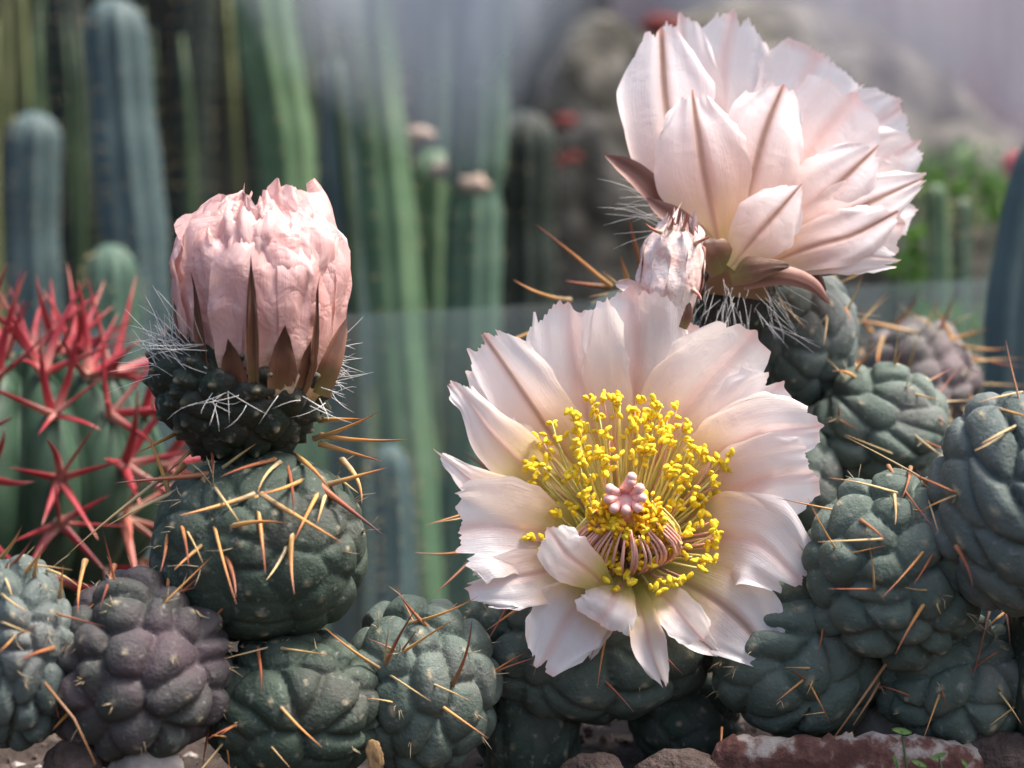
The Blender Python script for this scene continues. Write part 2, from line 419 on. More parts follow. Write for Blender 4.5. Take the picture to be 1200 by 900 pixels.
def rough_wall(name, x0, x1, y, z0, z1, mat, amp, seed, thick=.05, lean=0):
    nx, nz = 60, 40
    xs = np.linspace(x0, x1, nx); zs = np.linspace(z0, z1, nz); X, Zz = np.meshgrid(xs, zs)
    Yf = y + amp * wav(X * 8, Zz * 8, seed, 7, 2.0) + lean * (Zz - z0)
    Vf = np.stack([X, Yf, Zz], -1).reshape(-1, 3); Vb = Vf + np.array([0, thick, 0])
    F = [f[::-1] for f in grid_faces(nz, nx)] + grid_faces(nz, nx, nx * nz)
    n = nx * nz
    for j in range(nx - 1):
        F.append((j, j + 1, n + j + 1, n + j)[::-1]); k = (nz - 1) * nx
        F.append((k + j, k + j + 1, n + k + j + 1, n + k + j))
    for i in range(nz - 1):
        F.append((i * nx, (i + 1) * nx, n + (i + 1) * nx, n + i * nx)[::-1]); e = nx - 1
        F.append((i * nx + e, (i + 1) * nx + e, n + (i + 1) * nx + e, n + i * nx + e))
    return link(name, mesh_np(name, np.vstack([Vf, Vb]), F), None, (0, 0, 0), mat)

tag(rough_wall('shade_backdrop', -1.7, .12, 2.3, -.2, .85, M['back_shade'], .03, 11), kind='structure')  # dark sheet added for the black gaps of shade behind the left columns
gz_ = rough_wall('glazed_wall', -.9, 2.0, 2.75, -.2, 1.0, M['glazing'], .0, 5, .01)
tag(gz_, 'greenhouse glazing with painted hazy light and pinkish reflections behind the mossy boulder', 'wall')

# ------------------------------------------------------------------ cactus segments
def ico(sub):
    bm = bmesh.new(); bmesh.ops.create_icosphere(bm, subdivisions=sub, radius=1.0)
    V = np.array([v.co[:] for v in bm.verts]); F = [tuple(v.index for v in f.verts) for f in bm.faces]
    bm.free(); return V, F
ICO = {k: ico(k) for k in (3, 4, 5, 6)}

def rotz_to(axis):
    return np.array(Vector((0, 0, 1)).rotation_difference(Vector(axis).normalized()).to_matrix())

def segment(parent, px, py, rx, ry, d, rd=None, n=46, axis=(0, 0, 1), b=.15, an=(1, 1), mat='cactus', seed=1, sub=6, taper=0.0, name='stem_segment', groove=.22, label=None, nip=.10, spin=0, irr=1.3):
    b *= .95; groove *= .62
    V, F = ICO[sub]; rs = np.random.RandomState(seed)
    k = d / FPX * .01
    a, c = rx * k, ry * k; dd = (rd * k if rd else (a + c) / 2)
    i = np.arange(n); z = 1 - 2 * (i + .5) / n; ph = i * 2.399963 + spin
    z = np.clip(z + rs.normal(0, .30 / math.sqrt(n), n), -.995, .995); ph = ph + rs.normal(0, irr / math.sqrt(n), n)
    C = np.stack([np.sqrt(1 - z * z) * np.cos(ph), np.sqrt(1 - z * z) * np.sin(ph), z], -1)
    E = np.stack([-np.sin(ph), np.cos(ph), 0 * ph], -1); Nn = np.cross(C, E)
    wv = V + .12 * np.stack([wav3(V, seed + 50 + q, 5, 3.4) for q in range(3)], -1)
    wv /= np.linalg.norm(wv, axis=1)[:, None]
    D = np.empty((len(V), n))
    for j in range(n):
        df = wv - C[j]
        D[:, j] = (df @ E[j] / an[0]) ** 2 + (df @ Nn[j] / an[1]) ** 2 + (df @ C[j]) ** 2
    near = D.argmin(1); Ds = np.sqrt(np.partition(D, 1, axis=1)[:, :2]); d1, d2 = Ds[:, 0], Ds[:, 1]
    s0 = math.sqrt(4 * math.pi / n)
    g = (d2 - d1) / s0
    hh = rs.uniform(.72, 1.28, n)[near]
    fadeg = np.clip(.72 + .8 * wav3(V, seed + 77, 6, 3.6), .35, 1.0)
    disp = b * (hh - 1) * np.clip(g * 3, 0, 1) + b * (1 - fadeg * np.exp(-g / groove)) - .22 * b * (d1 / s0) ** 2 * 4 + b * nip * np.exp(-(d1 / (.13 * s0)) ** 2)
    disp += .05 * wav3(V, seed + 9, 5, 2.2) + .012 * wav3(V, seed + 19, 6, 7.0) * b / .15
    P = V * (1 - b * .8 + disp)[:, None]
    tp = 1 + taper * V[:, 2]
    P = P * np.stack([tp, tp, np.ones_like(tp)], -1)
    R = rotz_to(axis); P = P @ R.T
    P = P * np.array([a, dd, c]); Cw = (C @ R.T) * np.array([a, dd, c])
    o0 = W(px, py, d)
    me = mesh_np(name, P, F)
    at = me.attributes.new('areole', 'FLOAT', 'POINT')
    dot = np.clip(1.35 - d1 / (.05 * s0 + .008), 0, 1) * rs.uniform(.35, 1.0, n)[near]
    at.data.foreach_set('value', dot.astype(np.float32))
    o = link(name, me, parent, o0, M[mat])
    if label: o['label'] = label
    nrm = (C @ R.T) / np.array([a, dd, c]); nrm /= np.linalg.norm(nrm, axis=1)[:, None]
    return dict(o=o, px=px, py=py, rx=rx, ry=ry, d=d, rd=dd * 100, C=Cw + np.array(o0), N=nrm, rs=rs)

# unit spine meshes: local z 0..1, base radius 1
SPM = {}
def spine_mesh(matkey, var, shape='round'):
    key = (matkey, var, shape)
    if key in SPM: return SPM[key]
    nr, ns = 9, 7; V = []
    bend = [0, .8, -.8, 1.6][var]
    for i in range(nr):
        t = i / (nr - 1); r = (1 - t) ** .8 * .93 + .05
        if i == 0: r = 1.25
        for k in range(ns):
            q = 2 * math.pi * k / ns
            fl = .45 if shape == 'flat' else 1.0
            V.append((r * math.cos(q) + bend * 4 * t * (1 - t) , r * math.sin(q) * fl, t))
    F = grid_faces(nr, ns, 0, True) + [tuple(range(ns))[::-1], tuple((nr - 1) * ns + k for k in range(ns))]
    me = mesh_np('spine', V, F); me.materials.append(M[matkey]); SPM[key] = me
    return me

rnd = random.Random(7)
def spine_w(parent, p0, p1, r, mat='spine', var=None, shape='round'):
    var = rnd.randrange(4) if var is None else var
    p0, p1 = Vector(p0), Vector(p1); v = p1 - p0
    o = bpy.data.objects.new('spine', spine_mesh(mat, var, shape)); col.objects.link(o)
    o.parent = parent; o.location = p0 - WPOS[parent.name]
    q = v.to_track_quat('Z', 'Y') @ Quaternion((0, 0, 1), rnd.uniform(0, 6.28))
    o.rotation_mode = 'QUATERNION'; o.rotation_quaternion = q
    o.scale = (r, r, v.length)
    return o

def front(seg, x, y):
    k = 1 - ((x - seg['px']) / seg['rx']) ** 2 - ((y - seg['py']) / seg['ry']) ** 2
    return seg['d'] - seg['rd'] * math.sqrt(max(k, 0)) * .97

def spines_px(seg, lst, mat='spine', r=.062):
    for s in lst:
        x0, y0, x1, y1 = s[:4]; dh = s[4] if len(s) > 4 else .7
        mt = s[5] if len(s) > 5 else mat
        d0 = front(seg, x0, y0)
        d1 = min(d0 - dh, front(seg, x1, y1) - .55 * dh - .25)
        for f in (.3, .5, .75): d1 = min(d1, d0 + (front(seg, x0 + (x1 - x0) * f, y0 + (y1 - y0) * f) - .24 - d0) / f)
        d1 = max(d1, d0 - 3.2)
        spine_w(seg['o'], W(x0, y0, d0 + .22), W(x1, y1, d1), r * .01 * rnd.uniform(.8, 1.15) * (.72 if mt == 'spine_straw' else 1), mt)

def bristles(seg, nsp=3, ln=.55, zmin=-.5, mat='spine_straw', r=.018, keep=.8):
    """short fine bristles of the areoles, too many to tell apart"""
    J = Join(); rs = seg['rs']
    for c, nn in zip(seg['C'], seg['N']):
        if nn[1] > .35 or nn[2] < zmin or rs.rand() > keep: continue
        for _ in range(rs.randint(1, nsp + 1)):
            dv = nn + rs.normal(0, .55, 3) + np.array([0, 0, -.25]); dv /= np.linalg.norm(dv)
            l = ln * rs.uniform(.4, 1.2) * .01
            p0 = c - nn * .0006; p2 = p0 + dv * l; p1 = (p0 + p2) / 2 + rs.normal(0, .06, 3) * l
            V, F = tube([Vector(p0) - seg['o'].parent.location * 0, Vector(p1), Vector(p2)], [r * .01, r * .008, r * .002], 4)
            J.add([Vector(v) - WPOS[seg['o'].name] for v in V], F)
    if J.V:
        o = link('bristles', J.mesh('bristles'), seg['o'], WPOS[seg['o'].name], M[mat]); o['kind'] = 'stuff'

def auto_spines(seg, count, ln=(1.2, 2.6), zmin=.0, mats=('spine', 'spine', 'spine_red'), r=.05):
    rs = seg['rs']
    idx = [i for i in range(len(seg['C'])) if seg['N'][i][2] > zmin and seg['N'][i][1] < .3]
    rs.shuffle(idx)
    for i in idx[:count]:
        for _ in range(rs.randint(1, 3)):
            nn = seg['N'][i]; dv = nn + rs.normal(0, .55, 3); dv /= np.linalg.norm(dv)
            c = seg['C'][i]
            spine_w(seg['o'], c - nn * .001, c + dv * rs.uniform(*ln) * .01, r * .01, mats[rs.randint(len(mats))])

def base_of(px, d):
    p = W(px, 800, d); p.z = float(ground_z(np.array(p.x), np.array(p.y))); return p

# ---- cactus with the closed bud
cA = thing('cactus', base_of(250, 49), 'dark green and purplish knobby cactus carrying the closed pink bud', 'cactus')
S1 = segment(cA, 305, 642, 127, 113, 50, n=58, axis=(.05, -.1, 1), b=.072, seed=11, mat='cactus_dark', groove=.16, nip=.25, label='round dark green segment ringed with orange spines')
S2 = segment(cA, 165, 783, 106, 113, 48.2, n=58, axis=(-.3, -.3, .9), b=.17, seed=12, mat='cactus_purple', groove=.30, an=(1, .85), label='purplish coarsely knobbed segment')
S2b = segment(cA, 150, 712, 48, 44, 49.5, n=22, axis=(-.2, -.2, 1), b=.15, seed=13, mat='cactus_purple', sub=5)
S3 = segment(cA, 345, 828, 108, 92, 49.6, n=46, axis=(.2, -.5, .8), b=.13, seed=14, mat='cactus_dark')
spines_px(S1, [(249,514,172,480,.4,'spine_red'),(249,511,249,560,1.0,'spine_red'),(210,506,158,532,.2),(235,517,194,556,.8),(244,556,135,566,.9,'spine_red'),
 (239,561,277,708,1.2),(245,562,281,612,.9,'spine_straw'),(200,586,171,505,.3),(197,592,188,670,.5),(203,586,221,664,.8),(203,645,191,722,.6),
 (298,580,210,604,1.0),(305,580,401,636,1.3),(301,583,311,671,1.0),(328,542,302,577,.8,'spine_straw'),(359,561,303,579,1.0),(334,533,344,604,1.2,'spine_red'),
 (344,534,387,574,1.1),(375,570,449,627,.9,'spine_red'),(375,573,345,633,1.0),(381,569,454,548,.4),(368,514,443,483,.3),(375,510,478,515,.2),(375,520,448,541,.5),
 (375,492,425,491,.2),(256,623,339,614,1.0),(250,629,204,668,.7),(342,623,345,696,1.0),(337,639,312,680,.9,'spine_straw'),(322,539,258,559,1.0,'spine_red'),
 (400,539,424,590,.3),(190,560,79,650,.3,'spine_straw'),(210,575,125,617,.5,'spine_straw'),(252,630,276,700,1.2,'spine_red'),(205,600,238,660,.6,'spine_straw'),(381,580,372,612,.7,'spine_straw'),
 (215,545,178,575,.4),(262,548,300,520,.6,'spine_straw'),(232,520,205,545,.6,'spine_straw'),(395,560,420,578,.4,'spine_straw')], r=.088)
bristles(S1, 3, .8, -.2, keep=.7)
spines_px(S2, [(59,724,69,842,.4),(100,657,92,718,.5),(134,663,116,715,.6,'spine_red'),(87,828,61,856,.4),(65,800,50,860,.3,'spine_straw'),(62,790,82,745,.3,'spine_straw'),(60,850,110,895,.4)], r=.078)
bristles(S2, 4, .45, -.6, 'spine_straw')
bristles(S2b, 4, .5, -.4, 'spine_straw')
spines_px(S3, [(251,831,237,905,.6,'spine_red'),(251,831,269,905,.6),(317,813,378,876,1.0),(302,760,306,815,.5,'spine_red'),(330,760,388,768,.4,'spine_straw'),(296,850,340,900,.5,'spine_straw')])
bristles(S3, 3, .4, -.6)

# ---- cactus at the left edge
cB = thing('cactus', base_of(20, 47), 'greyish blue knobby cactus below the red-spined barrel cactus', 'cactus')
S15 = segment(cB, 22, 765, 72, 112, 47.5, n=60, axis=(-.1, -.2, 1), b=.16, seed=21, mat='cactus_blue')
spines_px(S15, [(-5,690,34,718,.8,'spine_straw'),(-6,726,40,744,.8,'spine_straw'),(30,670,55,640,.3),(20,660,85,668,.4,'spine_straw'),(40,675,50,640,.3),(2,672,14,700,.5,'spine_straw'),(10,665,38,630,.2,'spine_red'),(62,760,22,775,.6,'spine_red'),(70,700,74,662,.3),(55,668,95,690,.3,'spine_straw'),(0,655,26,615,.2)])
bristles(S15, 3, .6, -.3)

# ---- cactus under the open flower
cC = thing('cactus', base_of(600, 52), 'sprawling grey green cactus carrying the wide open pale pink flower', 'cactus')
S4 = segment(cC, 490, 806, 92, 108, 51, n=44, axis=(.1, -.3, 1), b=.16, seed=31, mat='cactus', an=(1, 1.35), label='grey green segment with pale dusty top')
S5 = segment(cC, 618, 852, 62, 84, 54, n=30, b=.15, seed=32, mat='cactus_dark', an=(.8, 1.7), sub=5)
S6 = segment(cC, 690, 742, 150, 104, 53.6, rd=112, n=56, axis=(0, -.5, .8), b=.13, seed=33, mat='cactus', an=(.9, 1.3))
S6b = segment(cC, 800, 842, 66, 56, 54.5, n=32, b=.13, seed=34, mat='cactus_dark', sub=5)
spines_px(S4, [(449,786,487,714,1.0,'spine_red'),(457,775,535,724,1.0),(449,786,380,735,.9),(449,786,505,822,.6,'spine_straw'),(505,819,573,866,.8),(480,730,560,699,.6),(530,802,553,727,.9,'spine_red'),(452,780,456,735,.9,'spine_straw'),(500,735,470,700,.3,'spine_red')])
bristles(S4, 3, .5, -.5)
spines_px(S6, [(640,690,567,741,.9),(548,660,508,697,.5,'spine_red'),(560,643,486,647,.4),(715,722,700,806,1.0,'spine'),(692,782,743,835,.8,'spine_red'),(571,690,577,665,.4),(575,600,512,612,.6,'spine_straw'),(585,590,497,616,.5),(600,700,565,760,.9,'spine_red'),(760,745,800,790,.8,'spine_red')])
bristles(S6, 3, .5, -.4)

# ---- cactus with the side-facing flower
cD = thing('cactus', base_of(860, 57), 'tall grey green cactus carrying the side-facing pink flower and a withered one', 'cactus')
S16 = segment(cD, 765, 470, 118, 135, 57.5, n=50, b=.13, seed=41, mat='cactus')
S13 = segment(cD, 932, 392, 72, 86, 58.5, n=40, axis=(-.1, -.2, 1), b=.12, seed=42, mat='cactus_blue', groove=.16, nip=.2, label='smooth bluish segment below the side-facing flower')
S12 = segment(cD, 945, 565, 46, 66, 57, n=30, b=.15, seed=43, mat='cactus', sub=5)
S11 = segment(cD, 1030, 500, 80, 74, 57.5, n=34, axis=(.3, -.4, .9), b=.16, seed=44, mat='cactus', an=(1.6, .8))
S12b = segment(cD, 860, 640, 95, 110, 58.5, n=36, b=.13, seed=45, mat='cactus_dark', sub=5)
spines_px(S16, [(716,336,628,263,.9,'spine'),(668,352,602,328,.6,'spine'),(712,336,662,329,.5,'spine_red'),(752,318,736,252,.4,'spine_red'),(738,338,727,300,.4,'spine'),(650,380,548,419,.3,'spine'),(600,545,545,490,.9,'spine_red'),(605,560,543,528,.8,'spine_red'),(600,560,558,550,.6,'spine_red'),(735,340,690,348,.5,'spine_straw'),(725,335,705,318,.4,'spine_straw')], r=.09)
bristles(S16, 4, .7, .2)
spines_px(S13, [(990,370,1012,318,.3,'spine_straw'),(900,330,945,385,1.0,'spine_straw'),(985,345,1000,380,.4,'spine'),(905,340,925,372,.8,'spine_straw'),(996,420,1025,455,.3,'spine')])
bristles(S13, 3, .9, .1)
spines_px(S11, [(1078,545,990,509,.8,'spine_straw'),(1000,440,1030,400,.4,'spine'),(1050,455,1105,470,.5,'spine_straw'),(1060,500,1120,545,.6,'spine_straw'),(1005,445,975,435,.4,'spine'),(1085,470,1110,500,.5,'spine_red')])
bristles(S11, 3, .6, -.2)

# ---- right cluster
cE = thing('cactus', base_of(1020, 51), 'clustered green cactus of three lobes above the crusted terracotta shard', 'cactus')
S7 = segment(cE, 935, 768, 106, 98, 52.3, n=40, axis=(.5, -.6, .5), b=.16, seed=51, mat='cactus', an=(.75, 1.8))
S8 = segment(cE, 1050, 668, 108, 114, 50.4, n=54, axis=(-.2, -.3, 1), b=.17, seed=52, mat='cactus', an=(1.15, .95))
S9 = segment(cE, 1122, 800, 98, 78, 51.2, n=34, axis=(.2, -.6, .7), b=.17, seed=53, mat='cactus', an=(.85, 1.4))
spines_px(S8, [(1090,566,989,511,.5,'spine_straw'),(1051,578,970,560,.6,'spine_straw'),(1041,546,1096,620,.8,'spine_red'),(1067,548,1057,584,.9,'spine_red'),(1035,632,958,635,1.0,'spine_straw'),(1009,610,1038,634,.7,'spine_red'),(1095,630,1034,700,1.2,'spine'),(1102,633,1071,684,1.2,'spine_red'),(1095,690,1049,767,1.1,'spine'),(1095,690,1060,688,.8,'spine_straw'),(1048,580,1049,615,.9,'spine_straw'),(1096,692,1103,720,.8,'spine_straw'),(1120,600,1075,560,.6,'spine_straw'),(1085,575,1100,625,.8,'spine_straw')])
bristles(S8, 3, .5, -.5)
spines_px(S7, [(956,785,910,822,.9,'spine'),(956,785,945,815,.7,'spine_straw'),(956,783,920,782,.6,'spine_straw'),(1020,760,1035,735,.4,'spine_red'),(965,725,958,765,.7,'spine_red'),(1005,830,940,838,.6,'spine_straw')])
bristles(S7, 3, .5, -.6)
spines_px(S9, [(1162,705,1140,795,.9,'spine_red'),(1178,715,1183,762,.8,'spine_red'),(1175,715,1205,740,.6,'spine_red'),(1178,718,1152,742,.6,'spine'),(1200,820,1160,850,.6,'spine_straw')])
bristles(S9, 4, .4, -.6)
cF = thing('cactus', base_of(1195, 48), 'plump dark blue green cactus with long fused ridges beside the three-lobed one', 'cactus')
S10 = segment(cF, 1198, 588, 108, 132, 48.4, n=44, axis=(.45, -.3, .85), b=.15, seed=61, mat='cactus_blue', an=(2.0, .75), groove=.18)
S17 = segment(cF, 1212, 800, 34, 130, 50.6, n=26, b=.12, seed=62, mat='cactus_dark', sub=5)
spines_px(S10, [(1195,497,1150,520,.6,'spine_straw'),(1198,460,1145,472,.4,'spine_straw'),(1190,500,1142,528,.4,'spine_straw'),(1120,640,1140,690,.4,'spine_red'),(1172,480,1210,490,.4,'spine')])
bristles(S10, 2, .25, -.6)
cG = thing('cactus', base_of(1075, 66), 'old grey purplish cactus bristling with orange spines behind the clustered one', 'cactus')
S14 = segment(cG, 1075, 450, 72, 78, 66, n=44, axis=(.2, -.2, 1), b=.16, seed=71, mat='cactus_grey', sub=5)
S14b = segment(cG, 1080, 570, 80, 80, 66, n=36, b=.14, seed=72, mat='cactus', sub=4)
spines_px(S14, [(1077,391,994,373,.6,'spine'),(1098,396,1121,340,.5,'spine_red'),(1132,417,1205,432,.5,'spine_red'),(1051,379,1077,338,.4,'spine_red'),(1132,425,1200,420,.4,'spine_straw'),(1140,450,1205,452,.4,'spine_straw'),(1105,400,1160,385,.4,'spine'),(1064,440,1077,392,1.0,'spine_straw'),(1100,390,1065,365,.4,'spine_straw'),(1120,405,1095,360,.3,'spine'),(1120,470,1140,500,.6,'spine_straw'),(1105,480,1130,520,.8,'spine_straw'),(1010,410,1000,445,.5,'spine'),(1035,395,1030,430,.8,'spine'),(1120,460,1095,525,.8,'spine'),(1130,440,1150,490,.5,'spine'),(1110,400,1180,408,.4,'spine'),(1085,388,1100,350,.3,'spine_straw'),(1040,465,1090,450,.8,'spine'),(1020,388,1010,360,.3,'spine')], r=.085)
bristles(S14, 4, .9, 0)

for sg, n_ in ((S2, 5), (S3, 6), (S4, 6), (S6, 6), (S7, 7), (S8, 8), (S9, 7), (S10, 5), (S11, 7), (S13, 5), (S15, 6)):
    auto_spines(sg, n_, (.9, 2.0), -.25, ('spine_straw', 'spine', 'spine_red', 'spine_red'), .036)

# ------------------------------------------------------------------ petals
def petal(parent, mat, st, d0, cup=.12, jag=.05, ruf=.21, roll=0.0, seed=0, round_=.13, mucro=.018, name='petal', nr=44, nc=41, fold=0.0, curl=0.0):
    """st: stations (px, py, height towards the viewer in cm, half width in px)"""
    rs = np.random.RandomState(seed + 1000)
    st = [list(q) for q in st]
    if st[-1][3] > 12: st[-1][3] *= 1.3
    S = catmull(st, nr)
    Pw = np.array([W(a[0], a[1], d0 - a[2]) for a in S])
    wd = np.array([max(a[3], 1.0) / FPX * (d0 - a[2]) * .01 for a in S])
    T = np.gradient(Pw, axis=0); T /= np.linalg.norm(T, axis=1)[:, None]
    tocam = -np.array(FWD)
    side = np.cross(T, tocam); side /= np.linalg.norm(side, axis=1)[:, None]
    nrm = np.cross(side, T)
    nrm /= np.linalg.norm(nrm, axis=1)[:, None]
    if roll:
        side, nrm = side * math.cos(roll) + nrm * math.sin(roll), nrm * math.cos(roll) - side * math.sin(roll)
    s = np.linspace(-1, 1, nc); t = np.linspace(0, 1, nr)
    SS, TT = np.meshgrid(s, t)
    # ragged apex: each column ends at its own length
    jc = rs.normal(0, 1, nc); jc2 = np.interp(np.linspace(0, 1, nc), np.linspace(0, 1, 9), rs.normal(0, 1, 9))
    jc3 = np.interp(np.linspace(0, 1, nc), np.sort(np.r_[0, 1, rs.rand(12)]), rs.normal(0, 1, 14) * (rs.rand(14) < .55))
    te = 1 - round_ * np.abs(s) ** 3.2 + jag * (.13 * jc + .55 * jc2 + .55 * jc3) + mucro * np.exp(-(s / .10) ** 2)
    te = np.minimum(te, 1.0 + .25 * jag + mucro * np.exp(-(s / .10) ** 2) * 1.5)
    tt = TT * te[None, :]
    tt = np.clip(tt, 0, 1.12)
    L = np.linalg.norm(np.diff(Pw, axis=0), axis=1).sum()
    def samp(A, q):
        qi = np.clip(q * (nr - 1), 0, nr - 1); i0 = np.clip(qi.astype(int), 0, nr - 2); f = qi - i0
        if A.ndim == 1: return A[i0] * (1 - f) + A[i0 + 1] * f
        return A[i0] * (1 - f)[..., None] + A[i0 + 1] * f[..., None]
    base = samp(Pw, tt) + (np.clip(tt - 1, 0, 1) * L)[..., None] * T[-1]
    w = samp(wd, tt); sd = samp(side, tt); nm = samp(nrm, tt)
    ej = np.interp(t, np.linspace(0, 1, 14), rs.normal(0, 1, 14)); ej2 = np.interp(t, np.linspace(0, 1, 14), rs.normal(0, 1, 14))
    edge = 1 + jag * TT * np.where(SS > 0, ej[:, None], ej2[:, None]) * np.abs(SS) ** 3 * 1.1
    off = cup * (SS ** 2) * w - .05 * w * np.exp(-(SS / .12) ** 2) + fold * np.abs(SS) * w
    wm = wd.max()
    off = off + ruf * wm * (wav(SS * 3.0, TT * 3.5, seed, 6, 2.6) * (.25 + .75 * np.abs(SS)) * TT
                            + .45 * wav(SS * 7, TT * 9, seed + 5, 6, 2.2) * np.abs(SS) ** 1.5 * TT ** 1.5)
    off = off +   .012 * wm * wav(SS * 9, TT * 1.2, seed + 8, 5, 2.0) * TT
    off = off + curl * wm * np.clip((tt - .72) / .28, 0, 1.3) ** 2
    V = base + sd * (w * SS * edge)[..., None] + nm * off[..., None]
    o0 = WPOS[parent.name]
    uv = np.stack([SS * .5 + .5, tt / max(1.0, te.max())], -1).reshape(-1, 2)
    me = mesh_np(name, V.reshape(-1, 3) - np.array(o0), grid_faces(nr, nc), True, uv)
    return link(name, me, parent, o0, mat if not isinstance(mat, str) else M[mat])

def part_tube(name, parent, pts, radii, mat, ns=10):
    V, F = tube(pts, radii, ns); o0 = WPOS[parent.name]
    return link(name, mesh_np(name, [Vector(v) - o0 for v in V], F), parent, o0, M[mat])

def hairs(parent, lst, mat='hair', r=.0085, name='hairs'):
    J = Join(); o0 = WPOS[parent.name]
    for p0, p1, sag in lst:
        p0, p1 = Vector(p0), Vector(p1); mid = (p0 + p1) / 2 + sag
        V, F = tube([p0, (p0 + mid) / 2 + sag * .25, mid, (mid + p1) / 2 + sag * .25, p1], [r * .01 * q for q in (1, .9, .8, .6, .2)], 4)
        J.add([v - o0 for v in V], F)
    o = link(name, J.mesh(name), parent, o0, M[mat]); o['kind'] = 'stuff'; return o

# ---- the wide open flower
D0 = 50.0
fl = link('open_flower', None, cC, W(728, 640, D0 + 2.4)); fl['label'] = 'wide open pale pink flower full of yellow stamens'
OP = [
 # outer whorl, set a little deeper
 ('petal', [(722,625,-2.9,10),(660,540,-2.4,40),(600,470,-1.6,40),(566,425,-1.3,26)], dict(seed=1, jag=.07, cup=.1)),
 ('petal', [(726,620,-2.9,10),(715,520,-2.7,45),(705,430,-2.3,58),(700,362,-2.0,48)], dict(seed=2)),
 ('petal', [(732,620,-2.9,10),(765,510,-2.7,45),(795,440,-2.4,60),(815,382,-2.1,52)], dict(seed=3, jag=.04)),
 ('petal', [(740,612,-2.8,10),(820,550,-2.2,40),(875,485,-1.5,46),(912,452,-1.2,30)], dict(seed=4)),
 ('petal', [(735,625,-2.8,10),(830,570,-2.0,44),(890,535,-1.3,50),(940,520,-1.0,34)], dict(seed=5)),
 ('petal_rib', [(745,640,-2.2,10),(840,645,-1.4,34),(900,650,-1.1,22),(965,645,-.9,5)], dict(seed=6, round_=.1, jag=.03)),
 ('petal_rib', [(715,615,-2.6,10),(645,560,-1.9,30),(602,528,-1.5,34),(574,506,-1.4,22)], dict(seed=7)),
 # inner whorl, top
 ('petal_rib', [(718,625,-2.5,10),(660,530,-2.1,38),(610,455,-1.3,40),(570,398,-.9,26)], dict(seed=11, jag=.07, cup=.2)),
 ('petal', [(722,620,-2.6,12),(695,520,-2.4,46),(676,430,-1.9,58),(668,350,-1.5,44)], dict(seed=12, jag=.06)),
 ('petal', [(730,620,-2.6,12),(738,520,-2.5,48),(745,430,-2.1,62),(742,345,-1.7,56)], dict(seed=13, jag=.05, round_=.2)),
 ('petal', [(735,620,-2.6,12),(775,528,-2.3,46),(825,455,-1.8,62),(880,395,-1.3,44)], dict(seed=14, jag=.045, cup=.1, round_=.2)),
 # right
 ('petal', [(742,615,-2.5,12),(822,556,-1.8,42),(890,510,-1.0,48),(955,500,-.5,26)], dict(seed=15, jag=.06, cup=.12)),
 ('petal', [(745,625,-2.5,12),(832,592,-1.6,44),(900,562,-.8,54),(956,556,-.4,34)], dict(seed=16, jag=.05, cup=.1)),
 ('petal', [(745,638,-2.4,12),(825,630,-1.4,44),(885,635,-.6,56),(936,680,-.3,26)], dict(seed=17, jag=.05, cup=.1)),
 # lower right
 ('petal_rib', [(750,660,-2.0,12),(815,690,-1.1,40),(865,725,-.6,52),(906,775,-.5,18)], dict(seed=18, jag=.06, cup=.08, mucro=.07)),
 ('petal', [(742,672,-1.7,12),(778,700,-.3,20),(802,726,.1,25),(822,748,0,16)], dict(seed=19, jag=.05, cup=.35)),
 ('petal_rib', [(752,690,-1.5,8),(790,718,-.7,20),(815,745,-.6,17),(843,768,-.5,5)], dict(seed=20, jag=.03, cup=.3)),
 ('petal', [(736,680,-1.5,10),(752,722,-.2,17),(762,760,-.1,20),(779,803,-.2,6)], dict(seed=21, jag=.04, cup=.45, fold=.25)),
 ('petal_rib', [(728,690,-1.8,6),(712,725,-.9,12),(700,750,-.8,9),(692,772,-.8,4)], dict(seed=22, jag=.03)),
 # lower left
 ('petal', [(712,665,-1.9,10),(686,700,-.8,36),(660,735,-.4,44),(634,782,-.3,18)], dict(seed=23, jag=.07, cup=.08)),
 ('petal', [(726,668,-1.6,10),(722,692,-.2,26),(714,712,.2,34),(703,730,.2,28)], dict(seed=24, jag=.06, cup=-.1)),
 ('petal', [(708,650,-2.0,10),(655,668,-.9,28),(605,678,-.3,34),(552,688,-.1,20)], dict(seed=25, jag=.08, cup=.2)),
 ('petal', [(710,640,-2.2,12),(645,628,-1.0,42),(585,618,-.2,58),(535,622,.1,44)], dict(seed=26, jag=.09, cup=.16, ruf=.16)),
 ('petal', [(716,696,-.6,8),(692,672,.4,22),(664,650,.7,30),(644,622,.6,15)], dict(seed=27, jag=.06, cup=-.1, ruf=.15)),
 # left, narrow and curled
 ('petal', [(705,625,-2.3,10),(620,592,-1.0,24),(562,568,-.4,20),(532,546,-.2,10),(515,532,-.1,7)], dict(seed=28, jag=.06, cup=.5, round_=.1)),
 ('petal', [(708,615,-2.4,10),(632,560,-1.4,30),(580,512,-.8,30),(552,474,-.6,16),(533,450,-.5,13)], dict(seed=29, jag=.07, cup=.4, round_=.12)),
]
for mt, st, kw in OP: petal(fl, mt, st, D0, **kw)
part_tube('flower_tube', fl, [W(728,625,D0+2.75), W(722,680,D0+3.0), W(715,730,D0+2.6)], [.006, .0085, .011], 'ovary', 16)

